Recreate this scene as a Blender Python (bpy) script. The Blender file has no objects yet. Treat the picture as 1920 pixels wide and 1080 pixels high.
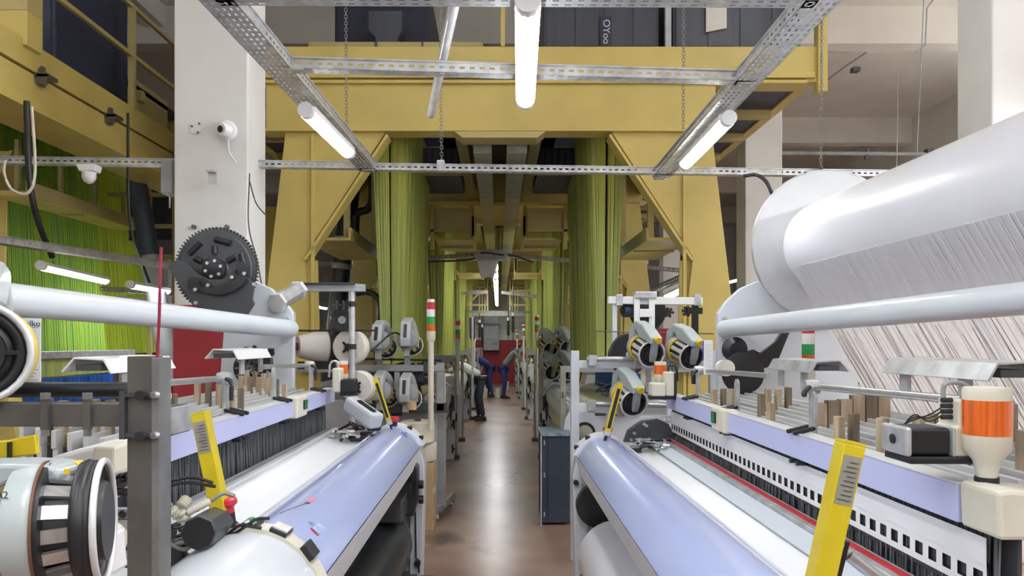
import bpy, bmesh, math, random
from mathutils import Vector, Matrix
random.seed(7)
PI = math.pi
S = bpy.context.scene
C = S.collection
# ---------------- camera, world, exposure ----------------
F = 1390.0; CX = 935.0; CY = 640.0; EYE = 1.65
cam = bpy.data.cameras.new('camera'); cam.sensor_fit = 'HORIZONTAL'; cam.sensor_width = 36.0
cam.lens = 36.0 * F / 1920.0
cam.shift_x = (960 - CX) / 1920.0; cam.shift_y = (CY - 540) / 1920.0
cam.clip_start = 0.05
co = bpy.data.objects.new('camera', cam); C.objects.link(co)
co.location = (0, 0, EYE); co.rotation_euler = (PI / 2, 0, 0)
S.camera = co
S.view_settings.view_transform = 'Standard'; S.view_settings.look = 'None'
S.view_settings.gamma = 1.0; S.view_settings.use_curve_mapping = False
S.view_settings.exposure = 1.05
w = bpy.data.worlds.new('world'); S.world = w; w.use_nodes = True
w.node_tree.nodes['Background'].inputs[0].default_value = (0.95, 0.97, 1.0, 1)
w.node_tree.nodes['Background'].inputs[1].default_value = 0.35
LAMP_POWER = 20.0       # emission strength of every LED tube

def WP(px, py, D): return Vector(((px - CX) * D / F, D, EYE + (CY - py) * D / F))
def WZ(px, py, z): return WP(px, py, F * (z - EYE) / (CY - py))

# ---------------- materials ----------------
def mat(name, col, rough=0.5, metal=0.0, noise=0.08, scale=6.0, stretch=(1, 1, 1), col2=None, bump=0.0, coat=0.0, emit=0.0, trans=0.0, alpha=1.0):
    m = bpy.data.materials.new(name); m.use_nodes = True
    nt = m.node_tree; b = nt.nodes['Principled BSDF']
    tc = nt.nodes.new('ShaderNodeTexCoord'); mp = nt.nodes.new('ShaderNodeMapping')
    nz = nt.nodes.new('ShaderNodeTexNoise'); rp = nt.nodes.new('ShaderNodeValToRGB')
    nt.links.new(tc.outputs['Object'], mp.inputs[0]); mp.inputs['Scale'].default_value = stretch
    nt.links.new(mp.outputs[0], nz.inputs['Vector']); nz.inputs['Scale'].default_value = scale
    nz.inputs['Detail'].default_value = 4
    c2 = col2 or tuple(max(0, c * (1 - noise * 2.5)) for c in col)
    rp.color_ramp.elements[0].position = 0.32; rp.color_ramp.elements[1].position = 0.62
    rp.color_ramp.elements[0].color = (*c2, 1); rp.color_ramp.elements[1].color = (*col, 1)
    nt.links.new(nz.outputs[0], rp.inputs[0]); nt.links.new(rp.outputs[0], b.inputs['Base Color'])
    b.inputs['Roughness'].default_value = rough; b.inputs['Metallic'].default_value = metal
    b.inputs['Coat Weight'].default_value = coat; b.inputs['Coat Roughness'].default_value = 0.06
    if emit:
        b.inputs['Emission Color'].default_value = (0.95, 0.98, 1, 1) if emit > 1 else (*col, 1)
        b.inputs['Emission Strength'].default_value = emit
    b.inputs['Transmission Weight'].default_value = trans; b.inputs['Alpha'].default_value = alpha
    if bump:
        bp = nt.nodes.new('ShaderNodeBump'); bp.inputs['Strength'].default_value = bump
        bp.inputs['Distance'].default_value = 0.01
        nt.links.new(nz.outputs[0], bp.inputs['Height']); nt.links.new(bp.outputs[0], b.inputs['Normal'])
    return m
YEL = mat('yellow_paint', (0.64, 0.505, 0.155), 0.42, noise=0.05, scale=2)
YELD = mat('faded_yellow_paint', (0.52, 0.43, 0.18), 0.5, noise=0.06, scale=2)
NAVY = mat('navy_paint', (0.035, 0.045, 0.085), 0.45)
SLATE = mat('slate_housing', (0.075, 0.085, 0.11), 0.4, stretch=(3, 1, .3), scale=3)
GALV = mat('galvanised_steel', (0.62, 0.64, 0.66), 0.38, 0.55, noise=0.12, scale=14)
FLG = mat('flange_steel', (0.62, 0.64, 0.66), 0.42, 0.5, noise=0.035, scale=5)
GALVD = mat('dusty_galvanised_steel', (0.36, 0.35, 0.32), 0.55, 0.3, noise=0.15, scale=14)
STEEL = mat('brushed_steel', (0.60, 0.61, 0.62), 0.3, 0.8, noise=0.08, scale=20, stretch=(1, 8, 1))
RAW = mat('raw_rolled_steel', (0.17, 0.165, 0.155), 0.42, 0.55, noise=0.14, scale=7, bump=0.05)
RAWL = mat('worn_bare_steel', (0.30, 0.31, 0.31), 0.35, 0.5, noise=0.14, scale=9, bump=0.05)  # lighter steel, also used to paint the lit side of the stand post
LAV = mat('lavender_enamel', (0.46, 0.53, 0.84), 0.2, noise=0.02, scale=2, coat=0.6)
LAVM = mat('lavender_bar_paint', (0.55, 0.58, 0.87), 0.38, noise=0.02, scale=2)
PALE = mat('pale_blue_grey_enamel', (0.66, 0.71, 0.77), 0.3, noise=0.03, scale=3, coat=0.3)
WHT = mat('white_enamel', (0.80, 0.81, 0.82), 0.32, noise=0.02, scale=3, coat=0.2)
ALU = mat('aluminium_profile', (0.70, 0.71, 0.72), 0.4, 0.25, noise=0.05, scale=10, stretch=(1, .2, 1))
CLOTH = mat('white_cloth', (0.80, 0.82, 0.85), 0.75, noise=0.01, scale=120, bump=0.1)
CLOTHB = mat('grey_blue_cloth', (0.55, 0.60, 0.66), 0.6, noise=0.02, scale=60)
CREAM = mat('cream_plastic', (0.72, 0.69, 0.58), 0.45, noise=0.04)
YARN = mat('cream_yarn', (0.76, 0.73, 0.66), 0.9, noise=0.05, scale=60, stretch=(1, 1, 6), bump=0.3)
CREAMC = mat('cream_yellow_cloth', (0.80, 0.77, 0.52), 0.8, noise=0.02)
BLK = mat('black_plastic', (0.018, 0.019, 0.022), 0.38)
BLKM = mat('black_machined_metal', (0.05, 0.052, 0.058), 0.32, 0.4, noise=0.2)
DGR = mat('dark_grey_plate', (0.075, 0.082, 0.092), 0.4, 0.2)
ROLLB = mat('black_rubber_roll', (0.02, 0.025, 0.03), 0.3, noise=0.1, coat=0.15)
GRN = mat('grey_green_casing', (0.42, 0.47, 0.48), 0.35, noise=0.04, coat=0.2)
MGR = mat('mid_grey_paint', (0.36, 0.38, 0.39), 0.42, noise=0.08)
LGR = mat('light_grey_paint', (0.52, 0.55, 0.58), 0.4, noise=0.06)
OLV = mat('dusty_grey_paint', (0.36, 0.36, 0.31), 0.5, noise=0.1)
RED = mat('red_paint', (0.42, 0.035, 0.045), 0.45, noise=0.04, scale=2)
REDP = mat('red_plastic', (0.65, 0.03, 0.05), 0.3)
ORG = mat('orange_lens', (0.86, 0.16, 0.02), 0.18, coat=0.5, noise=0.15, scale=30, stretch=(6, 6, .1))
GREEN = mat('green_lens', (0.02, 0.38, 0.10), 0.2, coat=0.5)
WLENS = mat('white_lens', (0.85, 0.85, 0.85), 0.2, coat=0.5)
YPL = mat('yellow_safety_enamel', (0.75, 0.60, 0.02), 0.3, coat=0.4)
YKN = mat('yellow_knob_plastic', (0.80, 0.55, 0.05), 0.35)
WOOD = mat('worn_wood', (0.50, 0.40, 0.27), 0.7, col2=(0.28, 0.20, 0.13), scale=18, stretch=(1, 1, .15), bump=0.2)
WOODD = mat('dark_worn_wood', (0.26, 0.20, 0.14), 0.7, col2=(0.12, 0.09, 0.06), scale=18, stretch=(1, 1, .15), bump=0.2)
CARD = mat('cardboard', (0.52, 0.38, 0.22), 0.85, noise=0.05)
PLAS = mat('white_plaster', (0.76, 0.76, 0.74), 0.8, noise=0.03, scale=2.5, bump=0.08)
PLASC = mat('cream_plaster', (0.80, 0.765, 0.70), 0.85, noise=0.04, scale=1.2, bump=0.05)
PAPER = mat('paper', (0.85, 0.86, 0.88), 0.7, noise=0.01)
INK = mat('printing_ink', (0.05, 0.05, 0.06), 0.7)
BLUE = mat('blue_ink', (0.06, 0.05, 0.42), 0.6)
RODR = mat('dark_red_rod', (0.30, 0.02, 0.05), 0.35)
CBLU = mat('navy_cabinet_paint', (0.045, 0.065, 0.10), 0.4, noise=0.1, scale=4)
CORDG = mat('green_harness_cords', (0.56, 0.58, 0.11), 0.75, col2=(0.25, 0.33, 0.13), scale=9, stretch=(1, 1, .03))
CORDL = mat('lime_harness_cords', (0.42, 0.66, 0.07), 0.75, col2=(0.24, 0.50, 0.10), scale=5, stretch=(1, 1, .05))
CORDY = mat('yellow_green_cords', (0.62, 0.74, 0.05), 0.75, col2=(0.50, 0.64, 0.06), scale=5, stretch=(1, 1, .05))
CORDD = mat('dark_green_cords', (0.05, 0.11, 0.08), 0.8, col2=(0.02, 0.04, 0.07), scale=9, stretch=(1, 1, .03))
CORDB = mat('blue_harness_cords', (0.02, 0.16, 0.62), 0.7, col2=(0.01, 0.07, 0.30), scale=9, stretch=(1, 1, .1))
WIRE = mat('heddle_wire', (0.26, 0.275, 0.29), 0.4, 0.4, noise=0.25, scale=30, stretch=(1, 8, .2))
WARP = mat('white_warp_yarn', (0.88, 0.87, 0.87), 0.7, col2=(0.80, 0.78, 0.77), scale=45, stretch=(.4, 1, .4))
WARPR = mat('reddish_warp_thread', (0.45, 0.33, 0.31), 0.7)
ROLLW = mat('white_warp_roll', (0.77, 0.78, 0.84), 0.34, noise=0.01, scale=3, coat=0.35)
LAMP = mat('lit_tube', (1, 1, 1), 0.4, emit=LAMP_POWER)
TUBEW = mat('unlit_tube', (0.72, 0.74, 0.76), 0.25, coat=0.6)
LOGO = mat('white_lettering', (0.75, 0.77, 0.8), 0.5)
SKIN = mat('skin', (0.50, 0.33, 0.25), 0.5); HAIR = mat('dark_hair', (0.02, 0.017, 0.015), 0.6)
OVB = mat('blue_workwear', (0.03, 0.06, 0.24), 0.8); GREYT = mat('grey_shirt', (0.24, 0.25, 0.27), 0.85)
SHOE = mat('dark_shoe_leather', (0.03, 0.03, 0.03), 0.5)
def translucent(m, k=.5):
    nt = m.node_tree; b = nt.nodes['Principled BSDF']; t = nt.nodes.new('ShaderNodeBsdfTranslucent'); x = nt.nodes.new('ShaderNodeMixShader')
    nt.links.new(b.inputs['Base Color'].links[0].from_socket, t.inputs['Color']); x.inputs[0].default_value = k
    nt.links.new(b.outputs[0], x.inputs[1]); nt.links.new(t.outputs[0], x.inputs[2]); nt.links.new(x.outputs[0], nt.nodes['Material Output'].inputs[0])
translucent(WARP, .6)
def floor_mat():
    m = mat('worn_red_brown_floor', (0.34, 0.235, 0.18), 0.34, col2=(0.20, 0.11, 0.085), scale=1.1, coat=0.0)
    nt = m.node_tree; b = nt.nodes['Principled BSDF']
    n2 = nt.nodes.new('ShaderNodeTexNoise'); n2.inputs['Scale'].default_value = 5; n2.inputs['Detail'].default_value = 6
    r2 = nt.nodes.new('ShaderNodeMapRange'); r2.inputs['To Min'].default_value = 0.15; r2.inputs['To Max'].default_value = 0.45
    nt.links.new(n2.outputs[0], r2.inputs['Value']); nt.links.new(r2.outputs[0], b.inputs['Roughness'])
    v = nt.nodes.new('ShaderNodeTexNoise'); v.inputs['Scale'].default_value = 26; v.inputs['Detail'].default_value = 8
    cr = nt.nodes.new('ShaderNodeValToRGB'); cr.color_ramp.elements[0].position = 0.60; cr.color_ramp.elements[1].position = 0.68
    cr.color_ramp.elements[0].color = (0, 0, 0, 1); cr.color_ramp.elements[1].color = (1, 1, 1, 1)
    mx = nt.nodes.new('ShaderNodeMixRGB'); mx.inputs[2].default_value = (0.09, 0.055, 0.045, 1)
    src = b.inputs['Base Color'].links[0].from_socket
    nt.links.new(v.outputs[0], cr.inputs[0]); nt.links.new(cr.outputs[0], mx.inputs[0]); nt.links.new(src, mx.inputs[1])
    nt.links.new(mx.outputs[0], b.inputs['Base Color'])
    return m
FLOOR = floor_mat()

# ---------------- mesh helpers ----------------
ORG_ = {}
def basis(d):
    d = d.normalized()
    up = Vector((0, 0, 1)) if abs(d.z) < 0.95 else Vector((0, 1, 0))
    a = d.cross(up).normalized(); return d, a, a.cross(d).normalized()
class MB:
    def __init__(s, mir=1, off=(0, 0, 0)): s.v = []; s.f = []; s.m = mir; s.o = Vector(off)
    def add(s, vs, fs):
        n = len(s.v); s.v += [Vector(p) for p in vs]; s.f += [tuple(i + n for i in f) for f in fs]; return s
    def box(s, x0, x1, y0, y1, z0, z1):
        return s.add([(x0, y0, z0), (x1, y0, z0), (x1, y1, z0), (x0, y1, z0), (x0, y0, z1), (x1, y0, z1), (x1, y1, z1), (x0, y1, z1)],
                     [(0, 3, 2, 1), (4, 5, 6, 7), (0, 1, 5, 4), (1, 2, 6, 5), (2, 3, 7, 6), (3, 0, 4, 7)])
    def bar(s, p, q, w, h, roll=0):
        p = Vector(p); q = Vector(q); d, a, b = basis(q - p)
        if roll: a, b = a * math.cos(roll) + b * math.sin(roll), b * math.cos(roll) - a * math.sin(roll)
        o = [-a * w / 2 - b * h / 2, a * w / 2 - b * h / 2, a * w / 2 + b * h / 2, -a * w / 2 + b * h / 2]
        return s.add([p + k for k in o] + [q + k for k in o], [(0, 1, 2, 3), (7, 6, 5, 4), (0, 4, 5, 1), (1, 5, 6, 2), (2, 6, 7, 3), (3, 7, 4, 0)])
    def cyl(s, p, q, r, r2=None, n=14, caps=True):
        p = Vector(p); q = Vector(q); r2 = r if r2 is None else r2; d, a, b = basis(q - p)
        vs = []
        for c, rr in ((p, r), (q, r2)):
            vs += [c + (a * math.cos(2 * PI * i / n) + b * math.sin(2 * PI * i / n)) * rr for i in range(n)]
        fs = [(i, (i + 1) % n, n + (i + 1) % n, n + i) for i in range(n)]
        if caps: fs += [tuple(range(n - 1, -1, -1)), tuple(range(n, 2 * n))]
        return s.add(vs, fs)
    def lathe(s, p, d, prof, n=20):
        """prof: list of (distance along d, radius)"""
        p = Vector(p); d, a, b = basis(Vector(d)); vs = []
        for t, r in prof:
            vs += [p + d * t + (a * math.cos(2 * PI * i / n) + b * math.sin(2 * PI * i / n)) * r for i in range(n)]
        fs = []
        for k in range(len(prof) - 1):
            fs += [(k * n + i, k * n + (i + 1) % n, (k + 1) * n + (i + 1) % n, (k + 1) * n + i) for i in range(n)]
        fs += [tuple(range(n - 1, -1, -1)), tuple(range((len(prof) - 1) * n, len(prof) * n))]
        return s.add(vs, fs)
    def tube(s, pts, r, n=8):
        pts = [Vector(p) for p in pts]; vs = []
        for i, p in enumerate(pts):
            t = (pts[min(i + 1, len(pts) - 1)] - pts[max(i - 1, 0)]); d, a, b = basis(t)
            vs += [p + (a * math.cos(2 * PI * k / n) + b * math.sin(2 * PI * k / n)) * r for k in range(n)]
        fs = []
        for k in range(len(pts) - 1):
            fs += [(k * n + i, k * n + (i + 1) % n, (k + 1) * n + (i + 1) % n, (k + 1) * n + i) for i in range(n)]
        fs += [tuple(range(n - 1, -1, -1)), tuple(range((len(pts) - 1) * n, len(pts) * n))]
        return s.add(vs, fs)
    def ring(s, c, axis, R, r, n=28, k=8, a0=0, a1=2 * PI):
        c = Vector(c); d, a, b = basis(Vector(axis)); full = abs(a1 - a0 - 2 * PI) < 1e-6
        m = n if full else n + 1; vs = []
        for i in range(m):
            t = a0 + (a1 - a0) * i / n; e = a * math.cos(t) + b * math.sin(t)
            vs += [c + e * (R + r * math.cos(2 * PI * j / k)) + d * r * math.sin(2 * PI * j / k) for j in range(k)]
        fs = [(i * k + j, i * k + (j + 1) % k, ((i + 1) % m) * k + (j + 1) % k, ((i + 1) % m) * k + j) for i in range(n) for j in range(k)]
        return s.add(vs, fs)
    def prism(s, pts, plane, a, b):
        """pts 2-d polygon; plane xz: (x,z) pushed along y; yz: along x; xy: along z"""
        f = {'xz': lambda p, t: (p[0], t, p[1]), 'yz': lambda p, t: (t, p[0], p[1]), 'xy': lambda p, t: (p[0], p[1], t)}[plane]
        n = len(pts); vs = [f(p, a) for p in pts] + [f(p, b) for p in pts]
        return s.add(vs, [tuple(range(n)), tuple(range(2 * n - 1, n - 1, -1))] + [(i, n + i, n + (i + 1) % n, (i + 1) % n) for i in range(n)])
    def strip(s, o, u, v, L, Wd, rows, pitch, sl, sw):
        """perforated sheet: rows of slots, real holes"""
        o = Vector(o); u = Vector(u).normalized(); v = Vector(v).normalized(); nc = max(1, int(L / pitch)); pu = L / nc; pv = Wd / rows
        for j in range(rows):
            for i in range(nc):
                off = (pu * .5 if j % 2 else 0)
                x0, x1 = i * pu, (i + 1) * pu; y0, y1 = j * pv, (j + 1) * pv
                h0, h1 = x0 + (pu - sl) / 2, x0 + (pu + sl) / 2; k0, k1 = y0 + (pv - sw) / 2, y0 + (pv + sw) / 2
                P = lambda a, b: o + u * a + v * b
                s.add([P(x0, y0), P(x1, y0), P(x1, y1), P(x0, y1), P(h0, k0), P(h1, k0), P(h1, k1), P(h0, k1)],
                      [(0, 1, 5, 4), (1, 2, 6, 5), (2, 3, 7, 6), (3, 0, 4, 7)])
        return s
    def build(s, name, m, parent=None, smooth=None, bevel=0, solid=0, kind=None, label=None):
        off = ORG_.get(parent.name, Vector((0, 0, 0))) if parent else Vector((0, 0, 0))
        me = bpy.data.meshes.new(name)
        vs = [Vector((p.x * s.m, p.y, p.z)) + s.o - off for p in s.v]
        me.from_pydata(vs, [], s.f); me.update()
        bm = bmesh.new(); bm.from_mesh(me); bmesh.ops.recalc_face_normals(bm, faces=bm.faces); bm.to_mesh(me); bm.free()
        me.materials.append(m)
        if smooth:
            me.polygons.foreach_set('use_smooth', [True] * len(me.polygons)); me.set_sharp_from_angle(angle=math.radians(smooth))
        o = bpy.data.objects.new(name, me); C.objects.link(o)
        if parent: o.parent = parent; ORG_[o.name] = off
        if bevel:
            bv = o.modifiers.new('bevel', 'BEVEL'); bv.width = bevel; bv.segments = 2; bv.limit_method = 'ANGLE'; bv.angle_limit = 0.7
            bv.harden_normals = False
        if solid:
            sd = o.modifiers.new('solid', 'SOLIDIFY'); sd.thickness = solid
        if kind: o['kind'] = kind
        if label: o['label'] = label
        return o
def thing(name, label, cat, loc=(0, 0, 0), group=None):
    o = bpy.data.objects.new(name, None); C.objects.link(o); o.location = loc; o.empty_display_size = .1
    o['label'] = label; o['category'] = cat
    if group: o['group'] = group
    ORG_[o.name] = Vector(loc); return o
def tag(o, label, cat, group=None, kind=None):
    o['label'] = label; o['category'] = cat
    if group: o['group'] = group
    if kind: o['kind'] = kind
    return o
def kids(o): return [c for c in bpy.data.objects if c.parent == o]
def copy_tree(o, loc=None, rot=None, label=None, group=None, parent=None, _k=None):
    if _k is None:
        _k = {}
        for c in bpy.data.objects:
            if c.parent: _k.setdefault(c.parent.name, []).append(c)
    c = o.copy(); C.objects.link(c)
    if parent: c.parent = parent
    if loc is not None: c.location = loc
    if rot is not None: c.rotation_euler = rot
    if label: c['label'] = label
    if group: c['group'] = group
    for ch in _k.get(o.name, []): copy_tree(ch, parent=c, _k=_k)
    return c
def struct(o): o['kind'] = 'structure'; return o
def text(txt, size, loc, rot, m, parent, name='lettering', ext=0.0004):
    cu = bpy.data.curves.new(name, 'FONT'); cu.body = txt; cu.size = size; cu.extrude = ext; cu.align_x = 'CENTER'; cu.align_y = 'CENTER'
    o = bpy.data.objects.new(name, cu); C.objects.link(o); cu.materials.append(m)
    bpy.context.view_layer.update()
    me = bpy.data.meshes.new_from_object(o.evaluated_get(bpy.context.evaluated_depsgraph_get())); bpy.data.objects.remove(o)
    o = bpy.data.objects.new(name, me); C.objects.link(o)
    off = ORG_.get(parent.name, Vector((0, 0, 0))); o.parent = parent; o.location = Vector(loc) - off; o.rotation_euler = rot
    return o
def bez(pts, n=8):
    """smooth polyline through points (Catmull-Rom)"""
    P = [Vector(p) for p in pts]; P = [P[0] * 2 - P[1]] + P + [P[-1] * 2 - P[-2]]; out = []
    for i in range(1, len(P) - 2):
        for k in range(n):
            t = k / n
            out.append(0.5 * ((2 * P[i]) + (P[i + 1] - P[i - 1]) * t + (2 * P[i - 1] - 5 * P[i] + 4 * P[i + 1] - P[i + 2]) * t * t + (3 * P[i] - P[i - 1] - 3 * P[i + 1] + P[i + 2]) * t ** 3))
    return out + [P[-2]]

# ---------------- the room ----------------
YB, YF, XL, XR, ZC, ZB = -9.0, 29.0, -12.0, 9.2, 6.63, 6.07
struct(MB().box(XL, XR, YB, YF, -0.2, 0).build('floor', FLOOR))
struct(MB().box(XL, XR, YB, YF, ZC, ZC + .2).build('ceiling', PLASC))
struct(MB().box(XL, XR, YF, YF + .2, 0, ZC).build('wall_back', PLAS))
struct(MB().box(XL, XR, YB - .2, YB, 0, ZC).build('wall_front', PLAS))
struct(MB().box(XL - .2, XL, YB, YF, 0, ZC).build('wall_left', PLAS))
struct(MB().box(XR, XR + .2, YB, YF, 0, ZC).build('wall_right', PLASC))
struct(MB().box(XL, XR, YF - .012, YF, 0, 1.7).build('trim_1', RED))['label'] = 'red painted lower band of the end wall'
struct(MB().box(XR - .012, XR, YB, YF - .02, 0, 1.7).build('trim_2', RED))
for y in (-5.5, 0, 5.5, 11, 16.5, 22, 27.5):
    struct(MB().box(XL, XR, y, y + .3, ZB, ZC).build('ceiling_beam', PLASC))
for y in (0, 5.5, 11, 16.5, 22, 27.5):
    for x0, s in ((-2.41, 0), (3.66, 1), (-7.9, 2)):
        if y == 0 and s != 1: continue
        o = struct(MB().box(x0, x0 + .55, y, y + .42, 0, ZB).build('column', PLAS, bevel=.012))
        if s != 1: MB().box(x0 - .004, x0 + .554, y - .004, y + .424, 0, 1.92).build('painted_base', RED, o, label='red painted column base')
for x in (-5.2,):
    struct(MB().box(x, x + .25, YB, YF, ZC - .32, ZC).build('ceiling_beam', PLASC))
# service pipes under the ceiling at the right
o = thing('ceiling_pipe', 'thin dark pipe with clips crossing below the cream ceiling at the right', 'pipe', (5.0, 12, 4.6))
MB().cyl(WP(1465, 287, 13), WP(1745, 289, 13), .035, n=8).build('pipe', MGR, o, smooth=40)
MB().bar(WP(1627, 280, 13), WP(1624, 298, 13), .05, .05).bar(WP(1742, 280, 13), WP(1742, 330, 13), .12, .12).build('clip', DGR, o)
o = thing('ceiling_cable', 'thin grey cable stapled diagonally under the cream ceiling', 'cable', (4.6, 10, 5.5))
MB().tube([WP(1545, 155, 11.2), WP(1580, 128, 10.6), WP(1625, 98, 10.2)], .012, 6).build('cable', MGR, o)
MB().box(5.05, 5.15, 10.55, 10.65, 5.5, 5.56).build('clip', DGR, o)
# ---------------- lamps and cable trays ----------------
def lamp(p, q, label, group=None, r=.045, lit=True, n=12, full=False, hang=0):
    p = Vector(p); q = Vector(q); d = (q - p).normalized(); c = (p + q) / 2
    t = thing('led_batten', label, 'lamp', c, group)
    if lit and not full:
        _, a_, b_ = basis(d); m = MB(); vs = []; k = n
        if b_.z < 0: b_ = -b_
        for c_ in (p + d * .05, q - d * .05):
            vs += [c_ + a_ * r * math.cos(t_) + b_ * r * math.sin(t_) for t_ in [math.radians(186 + 168 * i / k) for i in range(k + 1)]]
        m.add(vs, [(i, i + 1, k + 2 + i, k + 1 + i) for i in range(k)] + [(k, 0, k + 1, 2 * k + 1), tuple(range(k, -1, -1)), tuple(range(k + 1, 2 * k + 2))])
        m.build('diffuser', LAMP, t, smooth=50)
    else: MB().cyl(p + d * .05, q - d * .05, r, n=n).build('diffuser', LAMP if lit else TUBEW, t, smooth=60)
    if hang:
        for k_ in (.15, .85): g_ = p.lerp(q, k_); MB().cyl(g_ + Vector((0, 0, r)), (g_.x, g_.y, hang), .004, n=5).build('hanging_wire', GALVD, t)
    if lit:
        m = MB(); h = Vector((0, 0, r * .28)); m.bar(p + d * .03 + h, q - d * .03 + h, r * 2.06, r * .7); m.build('housing', WHT, t, bevel=.004)
    for a, b in ((p, p + d * .052), (q - d * .052, q)): MB().cyl(a, b, r * 1.0, n=n).build('end_cap', WHT if lit else GALV, t, smooth=40)
    return t
def tray(p, q, w, h, label, rows=3, m=GALV, pitch=.05, group=None, sl=.026, sw=.013):
    p = Vector(p); q = Vector(q); L = (q - p).length; d, a, b = basis(q - p)
    if b.z < 0: b = -b
    t = thing('cable_tray', label, 'cable tray', (p + q) / 2, group)
    MB().strip(p - a * w / 2, d, a, L, w, rows, pitch, sl, min(.010, w / rows * .4)).build('perforated_base', m, t, solid=.002)
    for s in ((-1, 1) if rows > 2 else (1,)):
        MB().strip(p + a * w / 2 * s, d, b, L, h, 1, pitch, sl, sw).build('perforated_side', m, t, solid=.002)
        MB().bar(p + a * (w / 2 + .004) * s + b * h, q + a * (w / 2 + .004) * s + b * h, .012, .006).build('lip', m, t)
    return t
def chain(p, q, label, group=None, r=.0035, link=.034):
    p = Vector(p); q = Vector(q); L = (q - p).length; d, a, b = basis(q - p); n = int(L / link * 1.25); m = MB()
    for i in range(n):
        c = p + d * (L * (i + .5) / n); e = a if i % 2 else b; h = link / 2
        ps = [c - d * h, c - d * h * .6 + e * .011, c + d * h * .6 + e * .011, c + d * h, c + d * h * .6 - e * .011, c - d * h * .6 - e * .011, c - d * h]
        m.tube(ps, r, 4)
    o = m.build('suspension_chain', GALVD); return tag(o, label, 'chain', group)
ZT = 3.0
rl0, rl1 = WZ(405, 0, ZT), WZ(692, 322, ZT); rr0, rr1 = WZ(1545, 0, ZT), WZ(1240, 333, ZT)
dl = (rl1 - rl0).normalized(); dr = (rr1 - rr0).normalized()
tray(rl0 - dl * 1.6, rl1, .14, .05, 'wide perforated galvanised tray running away above the left loom', 5)
tray(rr0 - dr * 1.6, rr1, .14, .05, 'wide perforated galvanised tray running away above the right loom', 5)
tray(WZ(-60, 307, ZT), WZ(690, 318, ZT), .07, .05, 'perforated cross tray passing in front of the white column', 2)
tray(WZ(690, 320, ZT), WZ(1690, 333, ZT), .07, .05, 'perforated cross tray from the aisle to above the big warp flange', 2)
tray(WZ(553, 132, ZT), WZ(1400, 156, ZT), .07, .05, 'perforated cross tray in the middle, in front of the yellow beam', 2)
tray(WZ(405, 3, ZT), WZ(1530, 8, ZT), .07, .05, 'perforated cross tray nearest the camera, along the top of the picture', 2)
MB_ = MB()
lamp(WZ(985, 190, ZT - .05), WZ(990, -2, ZT - .05), 'brightly lit LED batten pointing down the middle of the aisle', r=.05)
lamp(WZ(572, 205, ZT - .06), WZ(655, 287, ZT - .06), 'lit LED batten under the left wide tray', r=.045)
lamp(WZ(1368, 220, ZT - .06), WZ(1283, 308, ZT - .06), 'lit LED batten under the right wide tray', r=.045)
lamp(WZ(808, 215, ZT + .12), WZ(857, -20, ZT + .12), 'unlit slim round tube lamp hanging askew left of the lit batten', r=.026, lit=False)
# joint fittings
for i, (a, b) in enumerate(((553, 130), (1398, 156), (692, 318), (1238, 333))):
    p = WZ(a, b, ZT); m = MB().box(p.x - .05, p.x + .05, p.y - .03, p.y + .03, p.z - .012, p.z - .004)
    for k in (-.03, .03): m.cyl((p.x + k, p.y, p.z - .02), (p.x + k, p.y, p.z + .0), .007, n=6)
    tag(m.build('tray_bracket', STEEL), ['bolted joint plate where the middle cross tray meets the left wide tray', 'bolted joint plate where the middle cross tray meets the right wide tray',
        'bolted joint plate at the far end of the left wide tray', 'bolted joint plate at the far end of the right wide tray'][i], 'bracket')
chn = [((648, 0), (650, 245), 6.2, 'left of the unlit tube'), ((825, 0), (828, 305), 5.95, 'just beside the unlit tube, ending in a tray clamp'),
       ((1282, 15), (1281, 305), 5.9, 'crossing the yellow beam beside the right lit batten'), ((1541, 150), (1539, 322), 6.0, 'ending in a dark ceiling cone over the warp flange')]
for a, b, D, s in chn: chain(WP(a[0], -40, D), WP(b[0], b[1], D), 'thin hanging steel chain ' + s)
p = WP(827, 312, 5.85); tag(MB().box(p.x - .03, p.x + .03, p.y - .05, p.y + .03, p.z - .045, p.z + .04).build('tray_clamp', GALV, bevel=.004), 'small square clamp on the cross tray below the chain beside the unlit tube', 'clamp')
p = WP(1540, 322, 6.0); tag(MB().lathe((p.x, p.y, p.z - .05), (0, 0, 1), [(0, .07), (.03, .06), (.06, .02), (.1, .008)], 14).build('chain_cone', DGR, smooth=40), 'dark conical chain anchor on the tray above the warp flange', 'anchor')
p = WP(398, 332, 5.35); t = thing('tray_hanger', 'small galvanised angle hanger under the cross tray on the column face', 'bracket', p)
MB().box(p.x - .03, p.x + .03, p.y, p.y + .01, p.z - .05, p.z + .05).box(p.x - .03, p.x + .03, p.y - .04, p.y, p.z + .03, p.z + .045).build('plate', STEEL, t)
p = WP(1483, 45, 3.4); t = thing('hook_bracket', 'bent steel hook bracket on top of the right wide tray', 'hook', p)
MB().tube([p + Vector((.05, 0, 0)), p + Vector((-.02, 0, 0)), p + Vector((-.035, 0, -.02)), p + Vector((-.035, 0, -.11))], .006, 6).build('hook', STEEL, t)
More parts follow.
